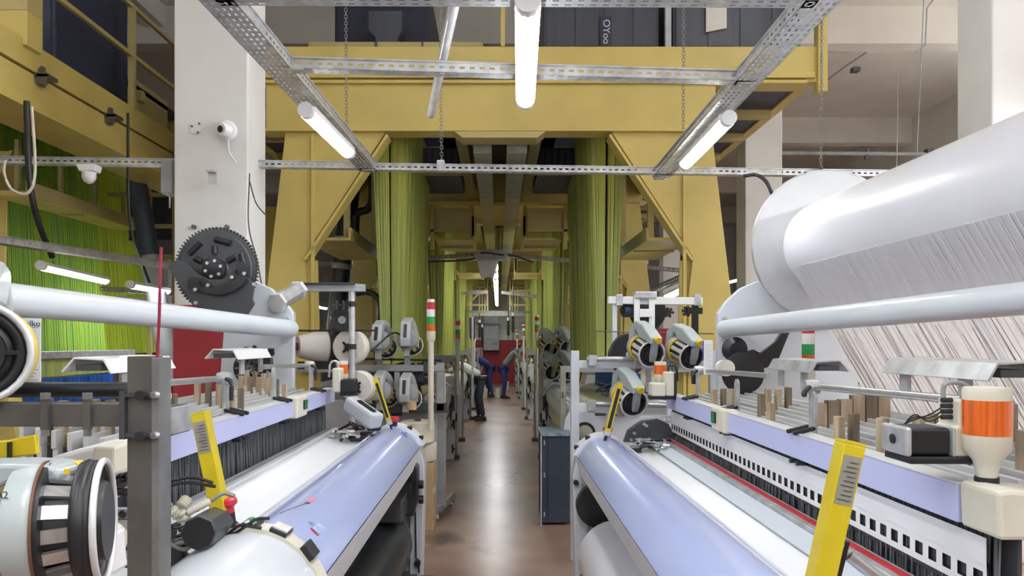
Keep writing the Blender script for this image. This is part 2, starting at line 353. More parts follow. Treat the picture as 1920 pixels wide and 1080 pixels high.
# thin hanging wires near right ceiling
for i, (a, b, c2, d2, D) in enumerate(((1733, -30, 1718, 310, 7.5), (1683, 138, 1681, 320, 8.5), (1541, -30, 1541, 160, 6.0))):
    tag(MB().tube([WP(a, b, D), WP((a + c2) / 2 + 1, (b + d2) / 2, D), WP(c2, d2, D)], .005, 5).build('hanging_wire', MGR), ['thin dark wire hanging left of the right pillar', 'short thin wire under the cream ceiling beam', 'thin wire beside the end post of the yellow platform'][i], 'wire')
tag(MB().tube([WP(1765, -20, 7), WP(1738, 15, 7), WP(1735, 85, 7), WP(1718, 97, 7)], .008, 6).build('bent_conduit', MGR), 'bent thin conduit near the top of the right pillar', 'conduit')
# lamps down the aisle
k = 0
for y in (12.5, 14.2, 15.9, 17.6, 19.3, 21, 22.7, 24.4, 26.1):
    lamp((-.07, y, 3.0), (-.07 + .01, y + 1.3, 3.0), 'lit batten in the receding row over the far aisle', 'lamps over the far aisle', r=.05, n=8); k += 1
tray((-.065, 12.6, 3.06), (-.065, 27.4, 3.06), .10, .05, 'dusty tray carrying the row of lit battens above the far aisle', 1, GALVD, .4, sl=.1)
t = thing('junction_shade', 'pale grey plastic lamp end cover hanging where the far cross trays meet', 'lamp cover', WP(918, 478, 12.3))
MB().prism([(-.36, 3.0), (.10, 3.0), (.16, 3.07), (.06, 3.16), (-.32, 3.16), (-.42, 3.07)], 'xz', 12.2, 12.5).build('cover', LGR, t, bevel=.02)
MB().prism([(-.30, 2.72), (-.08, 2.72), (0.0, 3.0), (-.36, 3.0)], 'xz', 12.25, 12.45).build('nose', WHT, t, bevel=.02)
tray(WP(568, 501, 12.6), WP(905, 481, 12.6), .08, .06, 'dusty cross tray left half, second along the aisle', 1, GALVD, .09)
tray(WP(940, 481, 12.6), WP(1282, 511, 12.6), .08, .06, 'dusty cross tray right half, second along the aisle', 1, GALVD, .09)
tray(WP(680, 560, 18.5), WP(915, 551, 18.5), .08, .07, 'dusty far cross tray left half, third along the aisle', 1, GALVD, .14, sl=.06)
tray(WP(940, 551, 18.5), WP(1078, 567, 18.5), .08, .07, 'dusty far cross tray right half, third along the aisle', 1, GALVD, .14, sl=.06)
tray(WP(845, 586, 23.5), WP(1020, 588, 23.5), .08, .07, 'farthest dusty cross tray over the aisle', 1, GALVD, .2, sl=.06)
tag(MB().tube(bez([WP(1000, 492, 12.3), WP(965, 480, 12.3), WP(940, 478, 12.2), WP(905, 474, 12.2), WP(880, 487, 12.3), WP(800, 491, 12.4)]), .016, 6).build('power_cable', DGR), 'slack dark cables tied along the second cross tray', 'cable')
for a, b, s in ((925, 930, 'left'), (938, 938, 'right')):
    tag(MB().cyl(WP(a, 330, 12.6), WP(b, 478, 12.6), .012, n=6).build('support_rod', GALVD), 'thin %s rod holding up the second cross tray' % s, 'rod')
# left aisle lamps
tray(WZ(-60, 449, 2.32), WZ(345, 508, 2.32), .10, .05, 'dark perforated tray slanting down across the green cords', 3, GALVD)
lamp(WZ(75, 497, 2.25), WZ(200, 526, 2.25), 'lit batten under the slanting tray in front of the green cords', r=.04)
lamp(WZ(243, 533, 2.25), WZ(316, 545, 2.25), 'second lit batten in the left aisle, beside the red rod', r=.045)
lamp(WP(225, 559, 9.5), WP(285, 567, 10.4), 'third lit batten in the left aisle, lower', r=.045)
lamp(WP(308, 570, 10.6), WP(326, 575, 11.4), 'small far lit batten beside the red column base', r=.05)
tray(WP(188, 545, 9.3), WP(345, 556, 9.6), .08, .05, 'short dusty tray between the two left lit battens', 1, GALVD)
# right lamps
lamp(WP(1250, 555, 9), WP(1298, 533, 8), 'lit batten seen between the yellow leg and the feeder rack', r=.045)
lamp(WP(1195, 494, 13), WP(1215, 494, 13), 'small far lit lamp below the right yellow shelf', r=.06)
tray(WP(1225, 548, 9.1), WP(1310, 512, 8), .08, .05, 'dusty tray slanting up beside the right yellow leg', 1, GALVD)
for j, x in enumerate((5.6, 7.6)):
    for i, y in enumerate((2, 5, 8, 11, 14, 17)):
        lamp((x, y, 3.1), (x, y + 1.4, 3.1), 'lit batten over the right side aisle beyond the warp roll', 'lamps over the right side aisle', n=8, hang=ZC if y < 4 else 0)
for i, y in enumerate((11.6, 14.5, 17.5, 20.5)):
    lamp((-4.4, y, 2.5), (-4.4, y + 1.4, 2.5), 'lit batten over the left side aisle, far down', 'lamps over the left side aisle', n=8)
# lamps of the same grid on the near side of the camera position
for x in (-3.2, -1.1, .15, 1.35, 3.4):
    for y in ((-2.6, -.6, 1.1) if abs(x) > 2 or abs(x) < .5 else (-2.6, -.6)):
        lamp((x, y, 3.0 if y < 1 or abs(x) > .5 else 3.0), (x, y + 1.3, 3.0), 'lit batten over the near end of the hall, behind the viewpoint', 'lamps over the near end of the hall', n=8, hang=ZC)

# unseen ceiling battens added to light the upper hall
for x in (-7.5, -4.2, -.6, 3.0, 6.2):
    for y in (-5.5, -1.2, 4.0):
        lamp((x, y, 5.75), (x, y + 1.5, 5.75), 'added fill batten high under the ceiling over the near end of the hall', 'high ceiling lamps', n=8, full=True, hang=ZC)
HL = ('added fill batten high beside the right wall', 'high ceiling lamps at the right wall')  # out-of-view lamps added to brighten the cream ceiling at the right
for y in (-1, 1, 3, 5, 7.0, 9.0):
    lamp((8.2, y, 4.9), (8.2, y + 1.4, 4.9), *HL, n=8, r=.07, full=True, hang=ZC)
    if y < 6: lamp((6.4, y, 4.9), (6.4, y + 1.4, 4.9), *HL, n=8, r=.07, full=True, hang=ZC)
lamp((8.95, 10.6, 4.9), (8.95, 12.0, 4.9), *HL, n=8, r=.07, full=True, hang=ZC)
for y in (.5, 2.3, 4.1): lamp((4.1, y, 3.2), (4.1, y + 1.4, 3.2), 'added fill batten in the gap behind the big warp roll', 'lamps behind the warp roll', n=8, hang=ZC)  # row added to shine through the warp sheet from behind
# ---------------- yellow gantries ----------------
def gantry(y0, y1, label, detail=True):
    t = thing('loom_gantry', label, 'gantry', (0, y0, 0))
    for y, nm in ((y0, 'near'), (y1, 'far')):
        MB().box(-2.2, 2.05, y, y + .18, 3.66, 4.08).build('cross_beam', YEL, t, bevel=.006)
        MB().box(-2.24, 2.9, y - .03, y + .21, 4.08, 4.11).box(-2.24, 2.12, y - .03, y + .21, 3.63, 3.66).build('beam_flange', YEL, t)
        MB().box(-2.6, 2.98, y - .03, y + .12, 4.13, 4.17 + .02).box(-2.6, 2.98, y - .01, y + .10, 4.19, 4.43).build('platform_edge', YEL, t, bevel=.004)
        for s in (-1, 1):
            m = MB(s)
            m.prism([(1.07, 3.63), (2.02, 3.63), (2.2, 2.1), (2.28, 0), (1.78, 0), (1.80, 2.1), (1.84, 2.45)], 'xz', y + .02, y + .16)
            m.build('leg', YEL, t, bevel=.004)
            m = MB(s); m.bar((1.05, y + .09, 3.6), (1.83, y + .09, 2.42), .2, .025).bar((1.83, y + .09, 2.42), (1.77, y + .09, 0), .2, .025)
            m.box(1.74, 1.77, y - .01, y + .02, .1, 3.6).build('leg_flange', YEL, t)
    for s in (-1, 1):
        MB(s).box(2.9, 3.0, y0, y1 + .1, 4.1, 4.43).build('side_beam', YEL, t)
        MB(s).box(2.0, 2.14, y0 + .2, y1, 3.75, 4.05).build('long_beam', YELD, t)
        MB(s).box(.34, .46, y0 + .2, y1, 3.80, 4.08).build('long_beam', YELD, t)
    for a_, b_ in ((-2.9, -1.35), (1.35, 2.9), (-.7, .7)): MB().box(a_, b_, y0 + .2, y1, 4.12, 4.15).build('deck_plate', NAVY, t)
    for k in (1, 2, 3):
        y = y0 + (y1 - y0) * k / 4
        MB().box(-2.9, -1.35, y, y + .08, 4.03, 4.12).build('deck_joist', YELD, t)
        MB().box(1.35, 2.9, y, y + .08, 4.03, 4.12).build('deck_joist', YELD, t)
    return t
gantry(7.0, 10.6, 'large yellow steel gantry nearest the viewer, spanning the aisle')
gantry(12.5, 16.1, 'second yellow gantry down the aisle')
gantry(18.0, 21.6, 'third yellow gantry down the aisle')
gantry(23.5, 27.1, 'farthest yellow gantry before the red end wall')
# wide faces of first gantry
t = thing('platform_post', 'yellow square corner post at the right end of the first platform', 'post', (3.02, 7.0, 4.0))
MB().box(3.0, 3.09, 6.96, 7.06, 4.0, 5.6).build('post', YEL, t, bevel=.004)
t = thing('platform_upright', 'yellow upright above the first gantry beside the bright batten', 'post', (.05, 7.0, 4.43))
MB().box(.02, .06, 6.98, 7.03, 4.43, 5.6).build('post', YEL, t)
t = thing('beam_plate', 'yellow gusset plate bolted under the middle of the first gantry beam', 'plate', (0, 7.0, 3.6))
MB().prism([(-.42, 3.62), (.44, 3.62), (.36, 3.56), (-.34, 3.56)], 'xz', 6.95, 7.2).build('gusset', YELD, t)
t = thing('beam_shelf', 'low yellow box rail standing on the first platform at the left', 'rail', (-1, 7.3, 4.43))
MB().box(-1.85, -.15, 7.2, 7.5, 4.43, 4.56).build('rail', YELD, t, bevel=.005)
for a in (-1.20, -.75): MB().box(a, a + .02, 7.19, 7.2, 4.43, 4.56).build('seam', DGR, t)
# ducts above the aisle
for a, b, s in ((-.25, -.07, 'left'), (.08, .28, 'right')):
    t = thing('ceiling_duct', 'pale %s duct running along above the aisle under the gantries' % s, 'duct', (a, 7.3, 3.7))
    for i in range(9):
        y = 7.3 + i * 2.3
        MB().box(a, b, y, y + 2.28, 3.50, 3.63).build('duct_section', YELD if i % 3 else OLV, t, bevel=.006)
# catwalks and hanging shelves
for s, nm in ((-1, 'left'), (1, 'right')):
    for j, (y0, y1) in enumerate(((10.9, 12.2), (16.4, 17.8), (22, 23))):
        t = thing('walkway_plate', '%s yellow folded walkway plate low over the aisle, %s' % (nm, ['nearest', 'second', 'farthest'][j]), 'walkway', (s * .6, y0, 3.2))
        MB(s).prism([(.36, 3.14), (.93, 3.14), (.98, 3.22), (.90, 3.22), (.90, 3.17), (.40, 3.17), (.40, 3.5), (.36, 3.5)], 'xz', y0, y1).build('plate', YEL, t, bevel=.004)
        MB(s).box(.40, .90, (y0 + y1) / 2, (y0 + y1) / 2 + .03, 3.10, 3.14).build('rib', YELD, t)
        for y_ in (y0, y1 - .06): MB(s).box(.36, .42, y_, y_ + .06, 3.2, 3.7).build('hanger', YELD, t)
        MB(s).box(.95, 1.0, y0 - .1, y0, 3.0, 3.9).build('bracket', YEL, t)
    t = thing('hanging_shelf', '%s yellow shelf tray hung outside the first green cords' % nm, 'shelf', (s * 1.7, 7.5, 2.7))
    MB(s).prism([(1.49, 2.80), (1.50, 2.67), (1.98, 2.67), (1.99, 2.80), (1.96, 2.80), (1.96, 2.70), (1.52, 2.70), (1.52, 2.80)], 'xz', 7.5, 9.3).build('tray', YEL, t)
    for y in (7.55, 9.2): MB(s).box(1.52, 1.58, y, y + .06, 2.7, 3.75).build('hanger', YELD, t)
    MB(s).box(1.52, 1.96, 8.3, 8.34, 2.65, 2.67).build('rib', YELD, t)
# jacquard heads above
def head(x0, x1, y0, y1, z0, z1, label, m=SLATE, open_=False, group=None):
    t = thing('jacquard_head', label, 'jacquard machine', ((x0 + x1) / 2, y0, z0), group)
    MB().box(x0, x1, y0, y1, z0, z1).build('housing', m, t, bevel=.02)
    n = max(2, int((x1 - x0) / .28)); 
    for i in range(n):
        a = x0 + (x1 - x0) * (i + .1) / n; b = x0 + (x1 - x0) * (i + .9) / n
        MB().box(a, b, y0 - .012, y0, z0 + .05, z1 - .05).build('cover_panel', m, t, bevel=.004)
    MB().box(x0 - .03, x1 + .03, y0 - .03, y1 + .03, z0 - .05, z0).build('base_rail', NAVY, t)
    return t
h = head(.44, 1.57, 7.25, 10, 4.48, 5.5, 'slate jacquard head with a white logo strip, right of the bright batten')
MB().box(.99, 1.10, 7.22, 7.235, 4.50, 4.82).build('name_plate', NAVY, h)
text('OYoo', .095, (1.048, 7.217, 4.665), (PI / 2, PI / 2, 0), LOGO, h)
t = thing('light_upright', 'pale upright between the two slate jacquard heads', 'post', (1.64, 7.2, 4.43))
MB().box(1.61, 1.665, 7.15, 7.2, 4.43, 5.6).build('post', LGR, t)
head(1.70, 2.95, 7.25, 10, 4.48, 5.5, 'slate jacquard head at the right end of the first platform')
o = kids(bpy.data.objects['jacquard_head.001'])[0]
MB().prism([(2.02, 4.66), (2.22, 4.70), (2.22, 5.1), (2.02, 5.1)], 'xz', 7.215, 7.235).build('access_plate', PLASC, bpy.data.objects['jacquard_head.001'])
t = head(-1.75, -.75, 7.9, 10, 4.66, 5.5, 'navy jacquard head above the first beam at the left', NAVY)
MB().prism([(-1.22, 4.3), (-1.05, 4.3), (-1.02, 4.72), (-.98, 4.8), (-.98, 5.0), (-1.32, 5.0), (-1.32, 4.8), (-1.25, 4.72)], 'xz', 7.5, 7.7).build('motor_bracket', SLATE, t, bevel=.01)
for i, y in enumerate((12.7, 18.2, 23.7)):
    for s in (-1, 1):
        x = (.5, 1.9) if s > 0 else (-1.9, -.5)
        head(x[0], x[1], y, y + 2.8, 4.2, 5.3, '%s navy jacquard head on the %s gantry' % ('left' if s < 0 else 'right', ['second', 'third', 'farthest'][i]), NAVY)
# machine boxes seen under the deck, above the walkway
for s in (-1, 1):
    t = thing('comber_box', '%s dark ribbed comber box hanging under the first gantry near the aisle' % ('left' if s < 0 else 'right'), 'machine box', (s * .7, 9, 3.8))
    MB(s).box(.48, .98, 9.0, 10.4, 3.72, 4.0).build('housing', NAVY, t, bevel=.01)
    for i in range(6): MB(s).box(.50 + i * .08, .55 + i * .08, 8.98, 9.0, 3.74, 3.98).build('rib', SLATE, t)
    MB(s).box(.36, 1.0, 8.94, 8.99, 3.66, 3.72).build('rail', YELD, t)
    t = thing('rear_panel', '%s yellow back panel beam below the comber box' % ('left' if s < 0 else 'right'), 'beam', (s * .7, 11, 3.3))
    MB(s).box(.42, 1.4, 10.85, 10.9, 3.25, 3.6).build('panel', YELD, t)
    MB(s).box(.42, 1.4, 10.8, 10.85, 3.25, 3.28).build('lip', YELD, t)
# ---------------- green harness cords ----------------
def cords(label, T, B, m, core, n1=26, n2=46, cat='harness cords', wdt=.013):
    """T, B: (x0,x1,y0,y1,z) at top and bottom"""
    c = MB(); x0, x1, y0, y1, z = T; a0, a1, b0, b1, zb = B; e = .012
    c.add([(a0 + e, b0 + e, zb), (a1 - e, b0 + e, zb), (a1 - e, b1 - e, zb), (a0 + e, b1 - e, zb), (x0 + e, y0 + e, z), (x1 - e, y0 + e, z), (x1 - e, y1 - e, z), (x0 + e, y1 - e, z)],
          [(0, 3, 2, 1), (4, 5, 6, 7), (0, 1, 5, 4), (1, 2, 6, 5), (2, 3, 7, 6), (3, 0, 4, 7)])
    t = thing('harness_cords', label, cat, ((a0 + a1) / 2, b0, zb))
    t['kind'] = 'stuff'
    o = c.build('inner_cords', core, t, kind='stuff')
    m_ = MB(); rnd = random.Random(int(abs(x0) * 100 + y0 * 7))
    def cord(p, q, w2):
        mid = (Vector(p) + Vector(q)) / 2 + Vector((rnd.uniform(-.006, .006), rnd.uniform(-.01, .01), 0))
        m_.bar(p, mid, w2, w2).bar(mid, q, w2, w2)
    for i in range(n1):
        k = (i + rnd.random() * .8) / n1
        cord((a0 + (a1 - a0) * k, b0, zb), (x0 + (x1 - x0) * k, y0, z), wdt * rnd.uniform(.5, 1))
    for i in range(n2):
        k = (i + rnd.random() * .8) / n2
        for xa, xb in ((a0, x0), (a1, x1)):
            cord((xa, b0 + (b1 - b0) * k, zb), (xb, y0 + (y1 - y0) * k, z), wdt * rnd.uniform(.5, 1))
    m_.build('cord_strands', m, t, kind='stuff'); return t
nm = ['first', 'second', 'third', 'fourth']
for i in range(4):
    y = 7.35 + 5.5 * i
    for s in (-1, 1):
        side = 'left' if s < 0 else 'right'
        X = lambda a, b: (s * a, s * b) if s > 0 else (-b, -a)
        cords('bright yellow-green cords on the aisle side of the %s %s gantry bay' % (nm[i], side), (*X(.92, 1.08), y + .1, y + 2.6, 4.12), (*X(.98, 1.05), y, y + 2.7, 1.35), CORDG, CORDG, 20, 40)
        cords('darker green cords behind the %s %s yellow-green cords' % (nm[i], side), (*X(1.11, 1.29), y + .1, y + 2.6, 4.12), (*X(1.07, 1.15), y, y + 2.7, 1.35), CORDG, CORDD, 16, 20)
# broadside sheets over the left side aisle
cords('wide lime green curtain of harness cords at the far left', (-5.75, -5.65, 7.9, 10.3, 4.5), (-5.65, -5.6, 8.0, 10.55, 1.45), CORDL, CORDL, 6, 130, wdt=.02)
cords('narrower acid yellow-green curtain of cords beyond the lime one', (-6.4, -6.3, 11.3, 13.2, 4.4), (-6.2, -6.1, 11.2, 13.6, 1.45), CORDY, CORDL, 4, 70, wdt=.025)
cords('blue cord ends below the grey rail at the far left', (-5.45, -5.4, 7.6, 10.4, 1.20), (-5.45, -5.4, 7.6, 10.4, .85), CORDB, CORDB, 4, 110, wdt=.02)
t = thing('left_row_loom', 'rear frame of the loom standing under the lime green cords', 'loom', (-5.6, 8, 0))
MB().box(-5.45, -5.38, 7.4, 10.9, 1.44, 1.53).build('rear_rail', GALV, t, bevel=.005)
MB().box(-5.5, -5.42, 7.4, 10.9, 0, .86).build('lower_panel', DGR, t)
for y in (7.4, 10.85): MB().box(-5.5, -5.36, y, y + .08, 0, 1.53).build('upright', MGR, t)
MB().box(-5.44, -5.42, 7.5, 10.8, 1.22, 1.42).build('cord_shadow_board', CORDG, t)  # flat board in cord green between the rail and the blue cords
# far left gantry girder and what stands on it
t = thing('left_girder', 'long yellow box girder running back along the left side aisle', 'girder', (-3.8, 4, 3.5))
MB().box(-4.05, -3.70, 3.6, 9.9, 3.80, 4.02).build('upper_girder', YEL, t, bevel=.006)
MB().box(-4.05, -3.74, 3.6, 9.9, 3.775, 3.80).build('groove', DGR, t)
MB().box(-4.05, -3.70, 3.6, 9.9, 3.50, 3.775).build('lower_girder', YEL, t, bevel=.006)
MB().box(-4.15, -3.66, 3.6, 9.9, 3.47, 3.50).build('flange', YEL, t)
for y in (5.9, 6.95, 8.4):
    m = MB(); m.box(-3.70, -3.60, y, y + .16, 3.76, 3.79).box(-3.68, -3.66, y + .05, y + .09, 3.70, 3.86).box(-3.68, -3.60, y + .0, y + .02, 3.70, 3.78); m.build('clamp', RAW, t)
t = thing('left_platform_front', 'yellow front face of the left platform in the upper left corner', 'beam', (-4.2, 5.5, 4))
MB().box(-6.5, -3.66, 5.75, 5.95, 3.95, 4.22).build('front_beam', YEL, t, bevel=.006)
MB().box(-3.92, -3.66, 5.75, 5.95, 4.22, 5.2).build('corner_plate', YELD, t, bevel=.006)
MB().box(-4.05, -3.98, 5.7, 5.75, 4.22, 4.9).build('post', YEL, t)
MB().box(-6.5, -4.1, 5.8, 6.4, 4.22, 4.5).build('grey_unit', LGR, t, bevel=.04)
t = thing('platform_railing', 'yellow handrail along the left platform below the ceiling', 'railing', (-3.8, 7, 4.0))
m = MB(); m.bar((-3.72, 5.9, 5.05), (-3.72, 10.5, 5.05), .04, .04); m.build('top_rail', YELD, t)
MB().bar((-3.72, 5.9, 4.55), (-3.72, 10.5, 4.55), .04, .04).build('middle_rail', YELD, t)
for y in (5.95, 7.5, 9.0, 10.4): MB().box(-3.75, -3.69, y, y + .05, 4.0, 5.05).build('post', YELD, t)
head(-4.9, -3.95, 6.6, 7.9, 4.12, 5.6, 'navy jacquard head behind the left platform railing', NAVY)
head(-5.0, -4.1, 8.3, 9.2, 4.12, 4.62, 'low beige machine box deeper behind the left railing', YELD)
t = thing('left_shade_deck', 'dark deck plates of the left gantry above the lime green cords', 'deck', (-5.4, 9, 4.5))  # deck put in to keep light off the tops of the lime cords
MB().box(-6.8, -4.1, 7.2, 11, 4.5, 4.55).build('deck_plate', NAVY, t)
for y in (7.2, 8.4, 9.6, 10.9): MB().box(-6.8, -4.05, y, y + .1, 4.38, 4.5).build('joist', YELD, t)
t = thing('left_gantry_leg', 'tapering yellow gantry leg at the left edge of the picture', 'gantry leg', (-5.4, 8, 0))
MB().prism([(-6.2, 3.5), (-4.72, 3.5), (-4.95, 3.1), (-5.0, 2.3), (-4.62, .4), (-4.6, 0), (-5.4, 0), (-5.5, 2.3)], 'xz', 7.2, 7.4).build('plate', YEL, t, bevel=.005)
MB().bar((-4.72, 7.3, 3.5), (-4.96, 7.3, 3.05), .24, .025).bar((-4.96, 7.3, 3.05), (-4.98, 7.3, 2.3), .24, .025).build('flange', YEL, t)
t = thing('left_walkway', 'long yellow walkway tray crossing the lime green cords', 'walkway', (-5.1, 7, 2.8))
p0, p1 = WP(15, 362, 7.0), WP(238, 428, 10.0)
MB().bar(p0, p1, .35, .05).build('tray', YEL, t)
MB().bar(p0 + Vector((.18, 0, .05)), p1 + Vector((.18, 0, .05)), .02, .13).build('edge', YELD, t)
for k in (.05, .35, .65, .95):
    p = p0.lerp(p1, k); MB().box(p.x - .02, p.x + .02, p.y, p.y + .04, p.z, 3.6).build('hanger', YELD, t)
MB().bar(p0.lerp(p1, .45) + Vector((-.15, 0, -.035)), p0.lerp(p1, .45) + Vector((.15, 0, -.035)), .04, .02).build('rib', YEL, t)
t = thing('left_rear_gantry', 'yellow lattice and diagonal plate of the gantry behind the white column', 'gantry', (-4, 11, 0))
MB().prism([(-4.95, 3.7), (-3.0, 3.7), (-3.0, 0), (-3.3, 0), (-3.45, 1.9), (-4.6, 3.3)], 'xz', 11.3, 11.45).build('diagonal_plate', YEL, t)
for x in (-5.6, -5.2, -4.75, -4.3): MB().box(x, x + .06, 11.8, 11.86, 1.2, 4.6).build('lattice_post', YELD, t)
for z in (2.45, 2.95, 3.45, 3.95): MB().box(-6.2, -4.0, 11.75, 11.81, z, z + .06).build('lattice_rail', YELD, t)
MB().bar((-5.2, 11.7, 1.6), (-4.3, 11.7, 2.6), .06, .06).build('brace', YELD, t)
head(-7.2, -5.0, 12.5, 14.5, 3.4, 4.4, 'dark machine box behind the lattice at the left', NAVY)
# cables and ducts
tag(MB().tube(bez([WP(50, 190, 5.4), WP(55, 330, 5.4), WP(70, 410, 5.5), WP(98, 482, 5.7)]), .022, 8).build('black_hose', BLK, smooth=60), 'thick black hose hanging in front of the lime green cords', 'hose')
tag(MB().tube(bez([WP(60, 200, 5.2), WP(66, 320, 5.2), WP(52, 362, 5.2), WP(22, 355, 5.2), WP(8, 325, 5.2), WP(10, 300, 5.2)]), .010, 6).build('white_cable_loop', CREAM, smooth=60), 'pale cable hanging in a loop over the cross tray at the far left', 'cable')
tag(MB().tube(bez([WP(240, 212, 6.6), WP(242, 400, 6.6), WP(262, 480, 6.7), WP(280, 530, 6.8)]), .014, 6).build('drop_cable', BLK, smooth=60), 'thin dark cable dropping left of the white column', 'cable')
t = thing('slanting_duct', 'dark slanting duct pipe passing behind the red rod', 'duct', WP(330, 700, 8.6))
MB().cyl(WP(255, 320, 8.6), WP(280, 480, 8.6), .10, .11, 16).build('upper_pipe', CBLU, t, smooth=50)
MB().cyl(WP(280, 480, 8.6), WP(325, 720, 8.6), .11, .12, 16).build('lower_pipe', MGR, t, smooth=50)
t = thing('black_duct', 'glossy black vertical duct pipe inside the left yellow leg', 'duct', WP(622, 700, 9.6))
MB().cyl(WP(662, 305, 9.6), WP(642, 500, 9.6), .125, n=18).cyl(WP(642, 500, 9.6), WP(618, 720, 9.6), .125, n=18).build('pipe', BLK, t, smooth=50)
for a, b in ((647, 450), (642, 500)): MB().cyl(WP(a, b - 5, 9.6), WP(a - 1, b + 5, 9.6), .135, n=18).build('band', GALVD, t, smooth=50)
tag(MB().tube(bez([WP(697, 330, 9.4), WP(698, 370, 9.4), WP(690, 392, 9.4), WP(670, 402, 9.4), WP(666, 440, 9.4)]), .05, 10).build('flexible_hose', BLK, smooth=60), 'bent black flexible hose beside the black duct', 'hose')
tag(MB().tube(bez([WP(700, 660, 8.2), WP(712, 590, 8.2), WP(708, 560, 8.2), WP(690, 548, 8.2), WP(668, 550, 8.2)]), .035, 10).build('bent_pipe', BLKM, smooth=60), 'bent dark pipe in front of the bright yellow leg at the left', 'pipe')
tag(MB().tube(bez([WP(1312, 640, 7.6), WP(1313, 560, 7.6), WP(1304, 528, 7.6), WP(1295, 510, 7.6), WP(1303, 495, 7.6), WP(1310, 500, 7.6)]), .05, 10).build('grey_duct', MGR, smooth=60), 'curved grey duct beside the right yellow leg', 'duct')
tag(MB().tube(bez([WP(1278, 445, 8), WP(1283, 480, 8), WP(1280, 515, 8)]), .045, 8).build('cable_bundle', BLK, smooth=60), 'short black cable bundle hanging right of the yellow shelf', 'cable')
tag(MB().tube(bez([WP(1395, 330, 5.4), WP(1418, 328, 5.4), WP(1436, 340, 5.3), WP(1447, 362, 5.2)]), .014, 6).build('black_cable', BLK, smooth=60), 'black cable arching off the cross tray towards the warp flange', 'cable')
for s, pts in (('left', [(468, 325), (466, 420), (480, 480), (492, 540)]), ('right', [(468, 340), (480, 380), (497, 402)])):
    tag(MB().tube(bez([WP(a, b, 5.3) for a, b in pts]), .005, 5).build('thin_cable', DGR, smooth=60), 'thin %s cable draped down the edge of the white column' % s, 'cable')
# things on the column
p = WP(427, 246, 5.49); t = thing('security_camera', 'white round security camera high on the white column', 'camera', p)
MB().lathe(p, (0, -1, 0), [(0, .075), (.02, .075), (.035, .06)], 20).build('base', WHT, t, smooth=40)
MB().lathe(p + Vector((.01, -.03, -.005)), (-.35, -1, -.1), [(0, .05), (.06, .05), (.075, .042)], 18).build('body', WHT, t, smooth=40)
MB().lathe(p + Vector((-.018, -.103, -.013)), (-.35, -1, -.1), [(0, .026), (.006, .02)], 14).build('lens', BLK, t, smooth=40)
tag(MB().tube(bez([p + Vector((.01, -.02, -.07)), p + Vector((.02, -.02, -.16)), p + Vector((.07, -.02, -.24))]), .006, 6).build('camera_cable', WHT), 'white cable below the security camera', 'cable')
p = WP(367, 240, 5.495); t = thing('blanking_plate', 'small round painted cover plate with three screws on the column', 'cover plate', p)
MB().cyl(p, p + Vector((0, -.006, 0)), .045, n=20).build('plate', PLAS, t)
for a, b in ((-.025, .01), (.03, .03), (.02, -.035)): MB().cyl(p + Vector((a, -.006, b)), p + Vector((a, -.014, b)), .008, n=8).build('screw', RAW, t)
for a, b, s in ((365, 426, 'left'), (427, 426, 'right')):
    q = WP(a, b, 5.495); tag(MB().cyl(q, q + Vector((0, -.03, 0)), .016, n=8).build('anchor_bolt', RAW), '%s rusty anchor bolt above the black gear wheel' % s, 'bolt')
p = WP(167, 318, 5.5); t = thing('motion_sensor', 'white dome sensor hanging under the cross tray at the left', 'sensor', p)
MB().prism([(p.x - .075, p.z + .03), (p.x + .075, p.z + .03), (p.x + .06, p.z - .02), (p.x - .05, p.z - .02)], 'xz', p.y - .05, p.y + .05).build('base', WHT, t, bevel=.006)
MB().lathe(p + Vector((0, 0, -.02)), (0, 0, -1), [(0, .05), (.04, .05), (.07, .035), (.085, .01)], 18).build('dome', WHT, t, smooth=50)
p = WP(323, 333, 5.6); t = thing('switch_box', 'small grey switch box on the left edge of the column', 'box', p)
MB().box(p.x - .09, p.x + .0, p.y, p.y + .12, p.z - .12, p.z + .14).build('box', MGR, t, bevel=.01)
MB().cyl(p + Vector((-.04, .05, -.22)), p + Vector((-.04, .05, -.12)), .008, n=6).build('gland', GALV, t)
p = WP(925, 638, 28.9); t = thing('control_cabinet', 'grey electrical cabinet on the red end wall above the aisle', 'cabinet', p)
MB().box(p.x - .38, p.x + .22, 28.7, 28.95, 1.3, 2.9).build('body', LGR, t, bevel=.01)
MB().box(p.x - .36, p.x + .20, 28.68, 28.7, 1.75, 2.88).build('door', LGR, t, bevel=.006)
for k in (0, .1): MB().cyl((p.x + k, 28.7, 1.55), (p.x + k, 28.67, 1.55), .025, n=8).build('knob', BLK, t)

